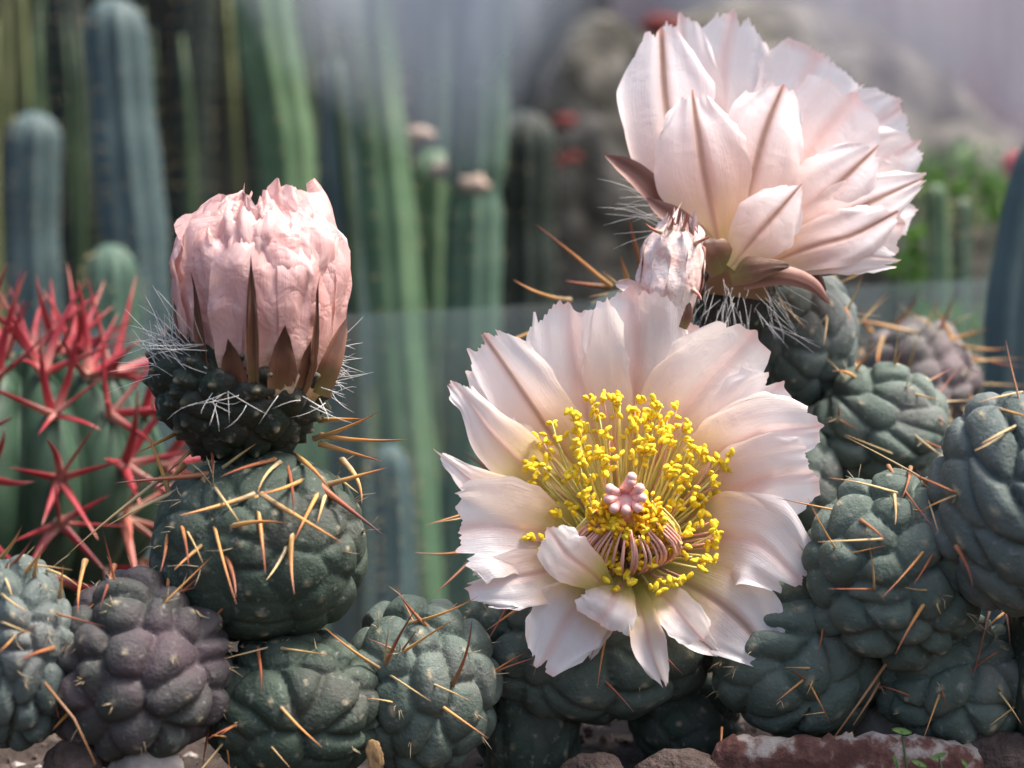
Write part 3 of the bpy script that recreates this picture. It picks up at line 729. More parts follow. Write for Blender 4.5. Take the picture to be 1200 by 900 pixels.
# style, stigma
part_tube('style', fl, [W(731,648,D0+2.3), W(732,620,D0+.9), W(733,596,D0-.2), W(733,582,D0-.55)], [.0022, .0021, .0024, .0034], 'stigma', 12)
rs = np.random.RandomState(5)
for k in range(9):
    q = 2 * math.pi * (k + .2) / 9; rr = 18 + rs.uniform(-1.5, 1.5)
    ex, ey = 733 + math.cos(q) * rr * 1.18, 581 + math.sin(q) * rr
    if k == 6: ex, ey = 741, 558
    p0, p1 = W(733 + math.cos(q) * 9, 582 + math.sin(q) * 8, D0 - .40), W(ex, ey, D0 - .85)
    pts = [p0, p0.lerp(p1, .4) + Vector((0, -.0002, 0)), p0.lerp(p1, .75), p1, p1 + (p1 - p0).normalized() * .0009]
    part_tube('stigma_lobe', fl, pts, [.0012, .0012, .00125, .0014, .0006], 'stigma', 9)

# stamens
def stamen(base, tip, bow, mats, rs, ra=.0011):
    J = Join(); o0 = WPOS[fl.name]
    base, tip = Vector(base), Vector(tip)
    pts = []
    for i in range(7):
        t = i / 6; pts.append(base.lerp(tip, t) + Vector(bow) * math.sin(math.pi * t) )
    V, F = tube([p - o0 for p in pts], [.00052, .0005, .00046, .00042, .00038, .00032, .00026], 5); J.add(V, F, 0)
    V0, F0 = ICO[3]
    for _ in range(3):
        R = np.array(Quaternion((rs.normal(), rs.normal(), rs.normal(), rs.normal())).normalized().to_matrix())
        lump = 1 + .22 * wav3(V0, int(rs.randint(9999)), 5, 3.0)
        sc_ = np.array([ra * .52, ra * .52, ra * 1.0]) * rs.uniform(.8, 1.2)
        Vv = (V0 * lump[:, None] * sc_) @ R.T + np.array(tip - o0) + rs.normal(0, ra * .7, 3)
        J.add(Vv, F0, 1)
    o = link('stamen', J.mesh('stamen'), fl, o0, [M[mats[0]], M[mats[1]]]); return o

rs = np.random.RandomState(77)
cnt = 0
# fan of outer and middle stamens
while cnt < 205:
    q = rs.uniform(0, 2 * math.pi); u = rs.rand()
    rr = 36 + 94 * u ** .7
    x = 733 + math.cos(q) * rr * 1.02; y = 582 + math.sin(q) * rr * (.92 if math.sin(q) < 0 else .90)
    down = (y - 582)
    if y > 668 and abs(x - 725) < 60 and rs.rand() < .6: continue
    if y > 600 and x < 690: 
        if rs.rand() < .65: continue
    f = rr / 132
    h = -1.55 + (.55 if down < 0 else 1.35 * min(1, down / 90)) + .9 * (1 - f) + rs.normal(0, .12)
    bx = 731 + math.cos(q) * 14; by = 640 + math.sin(q) * 9
    bow = Vector((math.cos(q) * .0012, -.002 * rs.rand(), -math.sin(q) * .0012)) + Vector(rs.normal(0, .0006, 3))
    stamen(W(bx, by, D0 + 2.35), W(x, y, D0 - h), bow, ('filament_pink' if (rs.rand() < .12 + .25 * (f > .8) + .3 * (down > 40)) else 'filament', 'anther'), rs, .00128)
    cnt += 1
# inner collar, filaments arching up around the style
for k in range(88):
    q = rs.uniform(0, 2 * math.pi)
    rr = rs.uniform(16, 46)
    x = 735 + math.cos(q) * rr; y = 606 + math.sin(q) * rr * .62
    bx = 731 + math.cos(q) * 46; by = 650 + math.sin(q) * 24
    bow = Vector((math.cos(q) * .005, -.0035, -.001))
    stamen(W(bx, by, D0 + 1.5 - .9 * math.sin(q)), W(x, y, D0 - .28 + rs.normal(0, .1) - .2 * math.sin(q)), bow, ('filament_pink' if math.sin(q) > -.2 else 'filament', 'anther_deep' if rs.rand() < .6 else 'anther'), rs, .0012)

# ---- the side-facing flower
D1 = 54.5
ft = link('side_flower', None, cD, W(862, 325, D1)); ft['label'] = 'pale pink flower seen from its side with brown-ribbed petals'
TP = [
 # far side (inner faces)
 ('petal_side', [(850,300,-1.2,12),(840,190,-2.0,40),(845,95,-2.4,50),(858,22,-2.4,30)], dict(seed=51, jag=.06)),
 ('petal_side', [(855,300,-1.2,12),(822,190,-1.8,40),(805,95,-2.0,38),(798,25,-2.0,22)], dict(seed=52, jag=.06)),
 ('petal_side', [(865,300,-1.2,12),(905,200,-2.0,44),(935,120,-2.4,56),(958,62,-2.4,40)], dict(seed=53, jag=.05)),
 ('petal_side', [(868,302,-1.0,12),(950,220,-1.9,46),(1005,160,-2.2,50),(1058,125,-2.2,32)], dict(seed=54, jag=.06)),
 ('petal_side', [(870,305,-1.0,12),(970,240,-1.7,46),(1030,195,-1.9,46),(1072,168,-1.9,26)], dict(seed=55, jag=.05)),
 ('petal_side', [(870,308,-.8,12),(970,262,-1.4,44),(1030,235,-1.6,48),(1068,225,-1.6,34)], dict(seed=56, jag=.05)),
 ('petal_side', [(868,300,-.8,12),(930,215,-1.2,46),(965,160,-1.5,56),(1000,115,-1.5,44)], dict(seed=57, jag=.05)),
 # near side (outer faces with brown ribs)
 ('petal_side_strong', [(838,296,.2,12),(795,200,.5,44),(780,115,.1,57),(775,40,-.5,28)], dict(seed=61, jag=.055, cup=-.14, ruf=.24, round_=.22)),
 ('petal_side', [(880,310,.2,12),(965,275,.4,34),(1010,258,.2,42),(1055,262,-.1,36)], dict(seed=66, jag=.06, cup=-.15)),
 ('petal_side_rib', [(858,300,.7,12),(880,215,1.1,48),(898,150,1.0,48),(917,102,.6,22)], dict(seed=63, jag=.055, cup=-.12, ruf=.28)),
 ('petal_side_rib', [(846,300,1.0,12),(828,215,1.4,56),(818,155,1.4,48),(812,112,1.1,18)], dict(seed=62, jag=.055, cup=-.14, ruf=.26, mucro=.03)),
 ('petal_side_rib', [(875,308,.7,10),(945,250,1.0,40),(988,210,.9,44),(1026,174,.6,14)], dict(seed=65, jag=.05, cup=-.12, ruf=.28)),
 ('petal_side_rib', [(878,312,.8,10),(960,268,1.1,34),(1025,235,.8,34),(1084,208,.4,10)], dict(seed=67, jag=.06, cup=-.12, ruf=.28)),
 ('petal_side_rib', [(880,316,1.0,10),(950,290,1.3,28),(1000,275,1.1,32),(1048,250,.8,16)], dict(seed=68, jag=.05, cup=-.12, ruf=.28)),
 ('petal_side', [(885,318,.9,10),(960,304,1.1,18),(1005,300,1.0,22),(1050,304,.7,12)], dict(seed=69, jag=.06, cup=-.1, ruf=.18)),
 ('petal_side_strong', [(856,314,1.7,9),(885,278,1.9,34),(910,250,1.8,36),(936,220,1.5,10)], dict(seed=64, jag=.055, cup=-.2, ruf=.2, mucro=.03)),
]
for mt, st, kw in TP: petal(ft, mt, st, D1, **kw)
SP_ = [
 ('sepal_pink', [(800,265,.6,14),(770,228,.9,15),(740,200,.9,12),(708,181,.8,4)], dict(cup=.4, seed=71)),
 ('sepal_pink', [(822,285,1.0,12),(795,258,1.2,13),(775,245,1.2,9),(758,233,1.1,4)], dict(cup=.3, seed=72)),
 ('sepal', [(850,318,1.6,18),(840,298,1.9,20),(832,285,1.9,16),(830,280,1.8,10)], dict(cup=-.2, seed=73)),
 ('sepal', [(855,322,1.6,14),(880,316,1.9,16),(905,312,1.9,9),(925,312,1.8,4)], dict(cup=-.2, seed=74)),
 ('sepal_pink', [(870,326,1.3,14),(915,322,1.5,12),(950,332,1.4,9),(972,356,1.2,3)], dict(cup=-.4, seed=75)),
 ('sepal', [(880,322,.9,10),(930,318,1.0,10),(955,325,.9,8),(968,342,.8,3)], dict(cup=-.3, seed=76)),
 ('sepal', [(885,320,.3,8),(960,315,.5,9),(1000,312,.4,7),(1040,310,.2,3)], dict(cup=-.3, seed=78)),
 ('sepal', [(838,300,1.2,12),(815,275,1.3,14),(800,258,1.2,9),(790,246,1.1,3)], dict(cup=-.2, seed=77)),
]
for mt, st, kw in SP_: petal(ft, mt, st, D1, jag=.02, ruf=.08, name='sepal', nr=18, nc=11, round_=.2, **kw)
ov = segment(cD, 862, 352, 50, 58, D1 + .6, n=46, b=.10, seed=80, mat='ovary', sub=5, taper=.2, name='ovary')
part_tube('flower_tube', ft, [W(862,350,D1+.2), W(866,320,D1+.2), W(872,292,D1+.2)], [.011, .0105, .009], 'sepal', 18)
hl = []
for k in range(70):
    x, y = rs.uniform(815, 912), rs.uniform(322, 385); d = D1 - 1.0 + abs(x - 862) / 60
    a = rs.normal(0, .28) + (x - 862) / 80
    ln = rs.uniform(18, 70); sgn = 1 if rs.rand() < .93 else -1
    hl.append((W(x, y, d), W(x + math.sin(a) * ln, y + sgn * math.cos(a) * ln * (.9 if sgn > 0 else .5), d - rs.uniform(.2, .8)), Vector(rs.normal(0, .00045, 3))))
for k in range(26):
    x, y = rs.uniform(765, 800), rs.uniform(222, 275); a = math.radians(rs.normal(168, 16)); ln = rs.uniform(34, 80)
    hl.append((W(x, y, D1 - .3), W(x + math.cos(a) * ln, y - math.sin(a) * ln, D1 - .6), Vector((0, 0, .0008)) + Vector(rs.normal(0, .0003, 3))))
hairs(ft, hl)

# ---- withered flower
D2 = 52.6
fw = link('withered_flower', None, cD, W(785, 372, D2)); fw['label'] = 'small crumpled withered pale pink flower'
def barrel_petal(parent, mat, ctr, prof, th0, half, zt, d, seed, crum=.05, lay=1.0, name='petal', curl=.35, pts=.10, nr=26, nc=17, lean=(0, 0), mucro=.05, jag=.03):
    """petal wrapped round an upright axis; prof: list of (height px, radius px)"""
    rs = np.random.RandomState(seed); k = d / FPX * .01
    s = np.linspace(-1, 1, nc); t = np.linspace(0, 1, nr); SS, TT = np.meshgrid(s, t)
    te = 1 - pts * np.abs(s) ** 1.8 + mucro * np.exp(-(s / .12) ** 2) + jag * rs.normal(0, .5, nc)
    tt = TT * te[None, :]
    hz = tt * zt
    R = np.interp(hz, [p[0] for p in prof], [p[1] for p in prof]) * lay
    wprof = np.interp(tt, [0, .25, .6, .85, 1.0, 1.1], [.6, .9, 1.0, .98, .78, .5])
    th = th0 + half * SS * wprof
    Rm = max(p[1] for p in prof)
    cr = crum * Rm * (wav(SS * 2.5, TT * 4, seed, 6, 2.5) + .7 * wav(SS * 6, TT * 8, seed + 3, 6, 2.4) + .35 * wav(SS * 13, TT * 17, seed + 7, 6, 2.2)) * (.35 + TT)
    rg = 1 - 2 * np.abs(wav(SS * 2.2 + .6 * TT, TT * 5, seed + 11, 5, 2.6)) ** .7
    cr = cr + crum * .55 * Rm * rg * TT ** 1.5
    R = R + cr - curl * Rm * np.clip((tt - .80) / .2, 0, 1.2) ** 2 + .035 * Rm * np.abs(SS) ** 2
    x = R * np.sin(th) + lean[0] * hz; y = -R * np.cos(th) + lean[1] * hz
    c0 = np.array(ctr)
    V = c0 + np.stack([x, y, hz + .4 * cr], -1) * k
    uv = np.stack([SS * .5 + .5, tt / te.max()], -1).reshape(-1, 2)
    o0 = WPOS[parent.name]
    return link(name, mesh_np(name, V.reshape(-1, 3) - np.array(o0), grid_faces(nr, nc), True, uv), parent, o0, M[mat])

wp = [(0, 26), (40, 38), (80, 36), (105, 28), (125, 22)]
c2 = W(778, 378, D2)
for k in range(6):
    barrel_petal(fw, 'wither', c2, wp, k * 1.05 + .1, .80, rs.uniform(95, 118), D2, 300 + k, .13, 1.0, curl=.15, pts=.2, lean=(.14, .05), mucro=.16, jag=.08)
for k in range(5):
    barrel_petal(fw, 'wither', c2, wp, k * 1.25 + .4, .8, rs.uniform(108, 124), D2, 330 + k, .16, .72, curl=.1, pts=.2, lean=(.17, .05), mucro=.16, jag=.08)
for a, b_ in (((775,272),(757,262)),((785,268),(787,252)),((800,270),(806,250)),((815,285),(833,276)),((812,340),(822,352))):
    spine_w(fw, W(*a, D2 - .7), W(*b_, D2 - 1.0), .0007, 'spine_coral', 1).name = 'petal_tip'
petal(fw, 'wither', [(760,360,.4,10),(748,345,.6,11),(735,335,.6,8),(722,333,.5,4)], D2, seed=340, cup=.4, ruf=.2, nr=18, nc=11)
petal(fw, 'sepal', [(800,385,.9,5),(806,370,1.0,6),(808,355,1.0,3)], D2, seed=341, cup=-.3, nr=14, nc=9, name='sepal')

# ---- the closed bud
D3 = 50.0
fb = link('flower_bud', None, cA, W(305, 460, D3)); fb['label'] = 'closed crinkled pink bud with brown sepals'
ovb = segment(cA, 284, 456, 103, 92, D3, rd=94, n=90, b=.10, seed=90, mat='ovary', sub=6, taper=.20, name='ovary', nip=.9, groove=.2)
bp = [(0, 58), (20, 78), (58, 88), (118, 98), (163, 100), (198, 92), (223, 78), (243, 58), (258, 36)]
cb = W(307, 478, D3)
for k in range(8):
    barrel_petal(fb, 'petal_bud', cb, bp, k * .785 + .12, .60, [194, 214, 218, 196, 223, 204, 216, 200][k], D3, 400 + k, .085, 1.0, curl=.10, pts=.14, mucro=.03, jag=.02, nr=36, nc=23)
for k in range(8):
    barrel_petal(fb, 'petal_bud', cb, bp, k * .785 + .5, .62, rs.uniform(223, 240), D3, 420 + k, .12, .93, curl=.06, pts=.14, mucro=.025, nr=36, nc=23, jag=.02)
for k in range(7):
    barrel_petal(fb, 'petal_bud', cb, bp, k * .9 + .2, .6, rs.uniform(240, 254), D3, 440 + k, .15, .86, curl=.02, pts=.14, mucro=.02, nr=36, nc=23, jag=.02)
for k in range(6):
    barrel_petal(fb, 'petal_bud', cb, bp, k * 1.05 + .6, .65, rs.uniform(246, 258), D3, 460 + k, .18, .70, curl=.0, pts=.14, mucro=.02, jag=.02)
bsp = [(0, 60), (22, 76), (50, 90), (110, 99), (160, 101), (200, 94)]
def bsep(x, ztop, half, seed, lay=1.04, mat='sepal', zb=-18):
    th = math.asin(max(-1, min(1, (x - 307) / 92.0)))
    c = W(307, 460 - zb, D3)
    barrel_petal(fb, mat, c, bsp, th, half, ztop, D3, seed, .025, lay, name='sepal', curl=-.05, pts=.55, nr=18, nc=11, mucro=.06)
for q in ((254, 150, .085, 1), (310, 168, .075, 2), (287, 78, .19, 3), (341, 92, .19, 4), (371, 150, .05, 5), (365, 76, .14, 6), (257, 66, .16, 7), (234, 88, .12, 8)):
    bsep(q[0], q[1], q[2], 500 + q[3])
petal(fb, 'sepal', [(372,462,1.0,14),(385,430,1.2,14),(395,405,1.1,10),(406,374,.9,3)], D3, seed=520, cup=-.3, name='sepal', nr=16, nc=9, jag=.02)
petal(fb, 'sepal', [(238,450,1.0,10),(224,415,1.2,10),(212,380,1.1,8),(205,345,.9,3)], D3, seed=521, cup=-.3, name='sepal', nr=16, nc=9, jag=.02)
hl = []
for k in range(62):      # tuft on the left
    x, y = rs.uniform(186, 245), rs.uniform(395, 455); a = rs.uniform(-2.7, -1.35) if rs.rand() < .7 else rs.uniform(-3.6, -2.7); ln = rs.uniform(36, 82)
    d = D3 - .6 - (x - 186) / 40
    hl.append((W(x, y, d), W(x + math.cos(a) * ln, y + math.sin(a) * ln, d - rs.uniform(-.3, .6)), Vector(rs.normal(0, .00045, 3))))
for k in range(46):      # right
    x, y = rs.uniform(368, 392), rs.uniform(405, 462); a = rs.uniform(-.75, .75); ln = rs.uniform(20, 52)
    hl.append((W(x, y, D3 - .3), W(x + math.cos(a) * ln, y + math.sin(a) * ln, D3 - .3 - rs.uniform(-.4, .7)), Vector(rs.normal(0, .00045, 3))))
for k in range(20):      # along the front rim
    x = rs.uniform(225, 385); y = 452 + 14 * math.sqrt(max(0, 1 - ((x - 300) / 100) ** 2)) + rs.uniform(-8, 14); a = rs.uniform(.1, 3.0); ln = rs.uniform(24, 58)
    d = D3 - 2.0 * math.sqrt(max(.05, 1 - ((x - 290) / 105) ** 2)) - .2
    hl.append((W(x, y, d), W(x + math.cos(a) * ln, y + math.sin(a) * ln * .8, d - rs.uniform(.1, .6)), Vector(rs.normal(0, .00045, 3))))
hairs(fb, hl)

# ------------------------------------------------------------------ red-spined barrel cactus
DB = 65.0
cR = thing('barrel_cactus', base_of(30, DB), 'round ribbed green barrel cactus bristling with crimson spines', 'cactus')
bc = W(28, 565, DB); bR = cm(168, DB)
nt_, nph = 70, 156; RIBS = 13
V = []
def barrel_pt(lat, lon, o=0.0):
    ribv = abs(math.cos(RIBS * lon / 2))
    r = bR * (.80 + .20 * ribv ** .7 * math.cos(lat) ** .5 + o)
    return Vector((r * math.cos(lat) * math.sin(lon), -r * math.cos(lat) * math.cos(lon), r * math.sin(lat) * 1.05))
for i in range(nt_):
    lat = -1.55 + 3.10 * i / (nt_ - 1)
    for j in range(nph): V.append(barrel_pt(lat, 2 * math.pi * j / nph))
body = link('ribbed_body', mesh_np('ribbed_body', V, grid_faces(nt_, nph, 0, True)), cR, bc, speckled('barrel_skin', [(.3, (.022, .055, .031)), (.7, (.055, .105, .064))], 40, .5, .2, .001))
WPOS[body.name] = bc
rs = np.random.RandomState(9)
aj = Join()
for rbi in range(RIBS):
    lon = 2 * math.pi * rbi / RIBS
    if math.cos(lon) < -.25: continue
    for lat in np.linspace(-.55, 1.2, 6):
        p = barrel_pt(lat + rs.normal(0, .03), lon, .0); nrm_ = p.normalized()
        a_ = np.array(nrm_.cross(Vector((0, 0, 1))).normalized()); u_ = np.array(Vector(a_).cross(nrm_))
        Va, Fa = ICO[3]; aj.add((Va * .0022 + np.array(p)), Fa)
        crim = 'spine_crimson' if (lat > .1 or rs.rand() < .5) else 'spine_coral'
        for q in range(6):
            an_ = 2 * math.pi * q / 6 + rs.uniform(-.3, .3)
            dv = np.array(nrm_) * rs.uniform(.5, 1.1) + (a_ * math.cos(an_) + u_ * math.sin(an_)) * rs.uniform(.5, 1.0)
            dv /= np.linalg.norm(dv)
            spine_w(body, bc + p, bc + p + Vector(dv) * rs.uniform(.022, .038), .0019, crim, rs.randint(3), 'flat')
ar = link('areoles', aj.mesh('areoles'), body, bc, flat('areole_wool', (.45, .40, .30), .9)); ar['kind'] = 'stuff'

# ------------------------------------------------------------------ columnar cacti
def column(pts, half, d, mat, label, ribs=9, seed=0, waist=None, name='columnar_cactus', group=None, tipr=True, depth=.14, spines=True):
    """pts: axis pixels from the tip downwards"""
    rs = np.random.RandomState(seed)
    A = catmull([(*p, ) for p in pts], 46)
    ax = [W(p[0], p[1], d) for p in A]; r0 = cm(half, d)
    foot = ax[-1].copy(); gz0 = float(ground_z(np.array(foot.x), np.array(foot.y)))
    if foot.z > gz0: ax.append(Vector((foot.x, foot.y, gz0 - .01)))
    o0 = Vector((ax[-1].x, ax[-1].y, gz0))
    t = thing(name, o0, label, 'cactus', group)
    V = []; ns = ribs * 6; Ltot = 0; Ls = [0]
    for i in range(1, len(ax)): Ltot += (ax[i] - ax[i - 1]).length; Ls.append(Ltot)
    # extra rows for the domed tip
    rows = []
    dome = r0 * 1.3
    fine = [0, .02, .08, .18, .32, .5, .72, 1.0]
    samples = [dome * f for f in fine] + [s for s in Ls if s > dome * 1.05]
    for s in samples:
        i = max(j for j in range(len(Ls)) if Ls[j] <= s + 1e-12); i = min(i, len(Ls) - 2)
        f = (s - Ls[i]) / max(1e-9, Ls[i + 1] - Ls[i]); p = ax[i].lerp(ax[i + 1], f)
        rr = r0 * math.sqrt(max(0, 1 - (1 - min(1, s / dome)) ** 2)) if tipr else r0
        rr *= 1 + .04 * math.sin(s * 55 + seed) + .02 * math.sin(s * 140 + seed)
        if waist:
            for wy in waist:
                zw = W(600, wy, d).z; rr *= 1 - .22 * math.exp(-((p.z - zw) / (r0 * .5)) ** 2)
        rows.append((p, max(rr, 1e-5)))
    off = rs.uniform(0, 6.28)
    for p, rr in rows:
        for j in range(ns):
            q = 2 * math.pi * j / ns
            r = rr * (1 - depth + depth * abs(math.cos(ribs * q / 2 + off)) * 1.3)
            V.append(p + Vector((math.cos(q) * r, math.sin(q) * r, 0)) - o0)
    F = [f[::-1] for f in grid_faces(len(rows), ns, 0, True)]
    st = link('stem', mesh_np('stem', V, F), t, o0, M[mat])
    if spines:
        J = Join()
        for k in range(ribs):
            q = (2 * math.pi * k - 2 * off) / ribs
            if math.sin(q) > .5: continue
            for p, rr in rows[4::2]:
                b0 = p + Vector((math.cos(q), math.sin(q), 0)) * rr
                for _ in range(1):
                    dv = Vector((math.cos(q), math.sin(q), 0)) + Vector(rs.normal(0, .6, 3)); dv.normalize()
                    V2, F2 = tube([b0 - o0, b0 - o0 + dv * .006], [.0003, .0001], 3); J.add(V2, F2)
        if J.V:
            s_ = link('spines', J.mesh('spines'), t, o0, M['spine_straw']); s_['kind'] = 'stuff'
    return t

column([(40,131),(38,250),(42,400),(45,600)], 31, 112, 'col_blue', 'short blue grey columnar cactus behind the crimson barrel cactus', 9, 1)
column([(133,-2),(148,180),(163,340),(170,620)], 37, 106, 'col_blue', 'tall blue grey ribbed columnar cactus behind the closed bud', 9, 2)
column([(130,286),(134,380),(138,620)], 32, 96, 'col_teal', 'low green columnar cactus with rounded tip beside the closed bud', 10, 3)
column([(298,-60),(318,80),(338,220),(350,600)], 34, 112, 'col_green', 'bright green tall columnar cactus rising behind the closed bud', 8, 4)
column([(420,-70),(434,60),(450,200),(466,400),(490,690)], 33, 104, 'col_green', 'leaning bright green columnar cactus between bud and open flower', 8, 5)
k6 = column([(508,175),(508,320),(510,640)], 26, 116, 'col_green', 'slim green columnar cactus with dried blooms on its tip', 8, 6)
k7 = column([(562,-60),(563,90),(556,230),(552,400),(548,700)], 34, 110, 'col_teal', 'waisted green columnar cactus beside the mossy boulder', 9, 7, waist=[225])
column([(508,-60),(512,60),(514,170),(512,600)], 24, 124, 'col_teal', 'slim pale columnar cactus rising through the painted haze', 8, 8)
column([(396,70),(398,200),(404,330),(410,640)], 26, 128, 'col_blue', 'dark blue grey columnar cactus between two bright green ones', 9, 9)
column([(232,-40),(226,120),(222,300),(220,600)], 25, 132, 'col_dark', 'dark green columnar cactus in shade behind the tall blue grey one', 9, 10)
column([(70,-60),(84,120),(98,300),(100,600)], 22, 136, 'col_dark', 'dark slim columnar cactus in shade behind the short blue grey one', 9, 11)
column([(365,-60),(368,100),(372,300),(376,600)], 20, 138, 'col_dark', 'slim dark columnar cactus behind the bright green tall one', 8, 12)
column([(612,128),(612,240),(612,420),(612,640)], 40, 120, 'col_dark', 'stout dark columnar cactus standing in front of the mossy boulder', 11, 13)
column([(1096,215),(1100,300),(1104,520)], 13, 98, 'col_green', 'thin green columnar cactus below the leafy shrub', 6, 14)
column([(1128,232),(1128,320),(1130,520)], 11, 100, 'col_teal', 'thinner teal columnar cactus below the leafy shrub', 6, 15)
column([(1232,150),(1206,260),(1190,380),(1186,620)], 34, 74, 'col_blue', 'curved blue green columnar cactus behind the old purplish one', 7, 16, spines=False)
column([(455,520),(462,600),(466,760)], 24, 88, 'col_blue', 'low dark blue columnar cactus beside the spiny round segment', 8, 17)
def bloom(par, px, py, d, seed):
    Va, Fa = ICO[3]; s = 1 + .35 * wav3(Va, seed, 5, 3); o0 = WPOS[par.name]
    link('dried_bloom', mesh_np('dried_bloom', Va * s[:, None] * cm(15, d) * np.array([1.2, 1, .7]) + np.array(W(px, py, d) - o0), Fa), par, o0, M['bloom'])
bloom(k6, 490, 158, 114, 1); bloom(k6, 520, 200, 112.5, 2); bloom(k7, 556, 216, 107, 3)

# thin canes in the dark behind
rs = np.random.RandomState(21)
for k in range(34):
    x = rs.uniform(-20, 420); lean = rs.uniform(-25, 70); d = rs.uniform(118, 165); top = rs.uniform(-90, 70)
    pale = rs.rand() < .25
    pts = [W(x + lean * q + 8 * math.sin(q * 4 + k), top + (560 - top) * q, d) for q in np.linspace(0, 1, 9)]
    r = cm(rs.uniform(4.5, 9.0), d)
    o0 = pts[-1].copy(); o0.z = float(ground_z(np.array(o0.x), np.array(o0.y)))
    pts.append(o0 - Vector((0, 0, .01)))
    V, F = tube(pts, [r * .25, r * .8] + [r] * 8, 7)
    tag(link('cane', mesh_np('cane', [v - o0 for v in V], F), None, o0, M['cane_pale' if pale else 'cane']),
        'yellowish thin cane among the dark stems behind the blue grey columns' if pale else 'thin dark green cane behind the blue grey columns', 'cane',
        'yellowish canes' if pale else 'dark green canes')

# ------------------------------------------------------------------ boulder, shrubs
def blob(name, px, py, rx, ry, d, mat, seed, parent=None, rd=None, amp=.12, sub=5, f=2.5):
    Va, Fa = ICO[sub]; k = d / FPX * .01
    s = 1 + amp * wav3(Va, seed, 6, f) + amp * .4 * wav3(Va, seed + 1, 7, f * 3) + amp * .15 * wav3(Va, seed + 2, 8, f * 8)
    P = Va * s[:, None] * np.array([rx * k, (rd or min(rx, ry)) * k, ry * k])
    return link(name, mesh_np(name, P, Fa), parent, W(px, py, d), mat if not isinstance(mat, str) else M[mat])

bo = thing('boulder', base_of(860, 190), 'mossy grey brown boulder with red rubble behind the two flowers', 'boulder')
blob('rock', 890, 270, 300, 255, 185, 'rock', 4, bo, 160, .13, 6)
blob('rock', 700, 250, 105, 235, 168, 'rock', 6, bo, 60, .14, 6)
blob('rock', 1120, 330, 190, 190, 178, 'rock', 8, bo, 90, .12)
for k, (x, y, w) in enumerate(((662, 143, 15), (672, 185, 10), (775, 30, 26), (985, 112, 26), (655, 190, 10))):
    blob('rubble_piece', x, y, w, w * .55, 157 if k in (0, 1, 4) else 164, 'rock_red', 30 + k, bo, None, .2, 3)

def shrub(px, py, d, rx, ry, n, label, seed, red=0):
    rs = np.random.RandomState(seed); b0 = W(px, py, d); b0.z = float(ground_z(np.array(b0.x), np.array(b0.y)))
    t = thing('shrub', b0, label, 'shrub')
    J = Join(); Js = Join()
    c = W(px, py, d)
    for q in range(7):
        e = c + Vector((rs.normal(0, .5) * cm(rx, d), rs.normal(0, .4) * cm(rx, d), rs.normal(0, .5) * cm(ry, d)))
        V, F = tube([b0, b0.lerp(e, .5) + Vector(rs.normal(0, .008, 3)), e], [.002, .0015, .0008], 5); Js.add([v - b0 for v in V], F)
    for q in range(n):
        u = rs.normal(0, 1, 3); u *= rs.rand() ** .33 / np.linalg.norm(u)
        p = c + Vector((u[0] * cm(rx, d), u[1] * cm(rx, d), u[2] * cm(ry, d)))
        l = cm(rs.uniform(8, 16), d); R = Quaternion((rs.normal(), rs.normal(), rs.normal(), rs.normal())).normalized().to_matrix()
        Vl = [Vector((0, -l, 0)), Vector((l * .5, -l * .3, l * .12)), Vector((l * .45, l * .4, l * .12)), Vector((0, l, 0)), Vector((-l * .45, l * .4, l * .12)), Vector((-l * .5, -l * .3, l * .12)), Vector((0, 0, 0))]
        J.add([R @ v + p - b0 for v in Vl], [(6, 0, 1), (6, 1, 2), (6, 2, 3), (6, 3, 4), (6, 4, 5), (6, 5, 0)])
    link('trunk', Js.mesh('trunk'), t, b0, M['cane'])
    o = link('crown', J.mesh('crown'), t, b0, M['leaf']); o['kind'] = 'stuff'
    for q in range(red):
        u = rs.normal(0, .6, 3); p = c + Vector((u[0] * cm(rx, d), -cm(rx, d) * .8, u[2] * cm(ry, d)))
        Va, Fa = ICO[3]
        link('blossom', mesh_np('blossom', Va * (1 + .4 * wav3(Va, seed + q, 5, 3))[:, None] * cm(9, d) + np.array(p - b0), Fa), t, b0, M['red_flower'])
shrub(1120, 215, 125, 75, 55, 170, 'leafy green shrub beside the boulder', 3, 0)
shrub(1075, 310, 118, 45, 60, 70, 'sparse green shrub beneath the side-facing flower', 5, 0)
shrub(1120, 380, 84, 60, 30, 80, 'low bright green leafy plant behind the old purplish cactus', 6, 0)
rb = W(1190, 192, 110)
tag(link('red_blossom', mesh_np('red_blossom', ICO[3][0] * (1 + .35 * wav3(ICO[3][0], 8, 5, 3))[:, None] * cm(15, 110), ICO[3][1]), None, rb, M['red_flower']), 'single red blossom hanging above the curved blue green column', 'blossom')

# ------------------------------------------------------------------ glass panes
def pane(name, a, b_, top_a, top_b, bot, mat, label, th=.004):
    """upright sheet from a (px, d) to b_ (px, d) with given top rows in pixels"""
    P = []
    for (x, d), tp in ((a, top_a), (b_, top_b)):
        t_ = W(x, tp, d); q = W(x, bot, d); P.append((q, t_))
    n = Vector((P[1][0].y - P[0][0].y, -(P[1][0].x - P[0][0].x), 0)).normalized() * th
    V = [P[0][0], P[1][0], P[1][1], P[0][1]]; V = V + [v - n for v in V]
    o0 = (P[0][0] + P[1][0]) / 2
    me = mesh_np(name, [v - o0 for v in V], [(0, 1, 2, 3), (7, 6, 5, 4), (0, 4, 5, 1), (1, 5, 6, 2), (2, 6, 7, 3), (3, 7, 4, 0)], False)
    return tag(link(name, me, None, o0, M[mat]), label, 'glass pane')
pane('glass_pane', (-60, 78), (1300, 82), 396, 318, 760, 'pane_low', 'low dusty upright glass pane behind the knobby cacti')
pane('haze_pane', (-200, 93), (1500, 93), -300, -300, 600, 'pane_haze', 'tall upright pane with hazy light painted along its upper part')  # sheet added to carry the painted haze

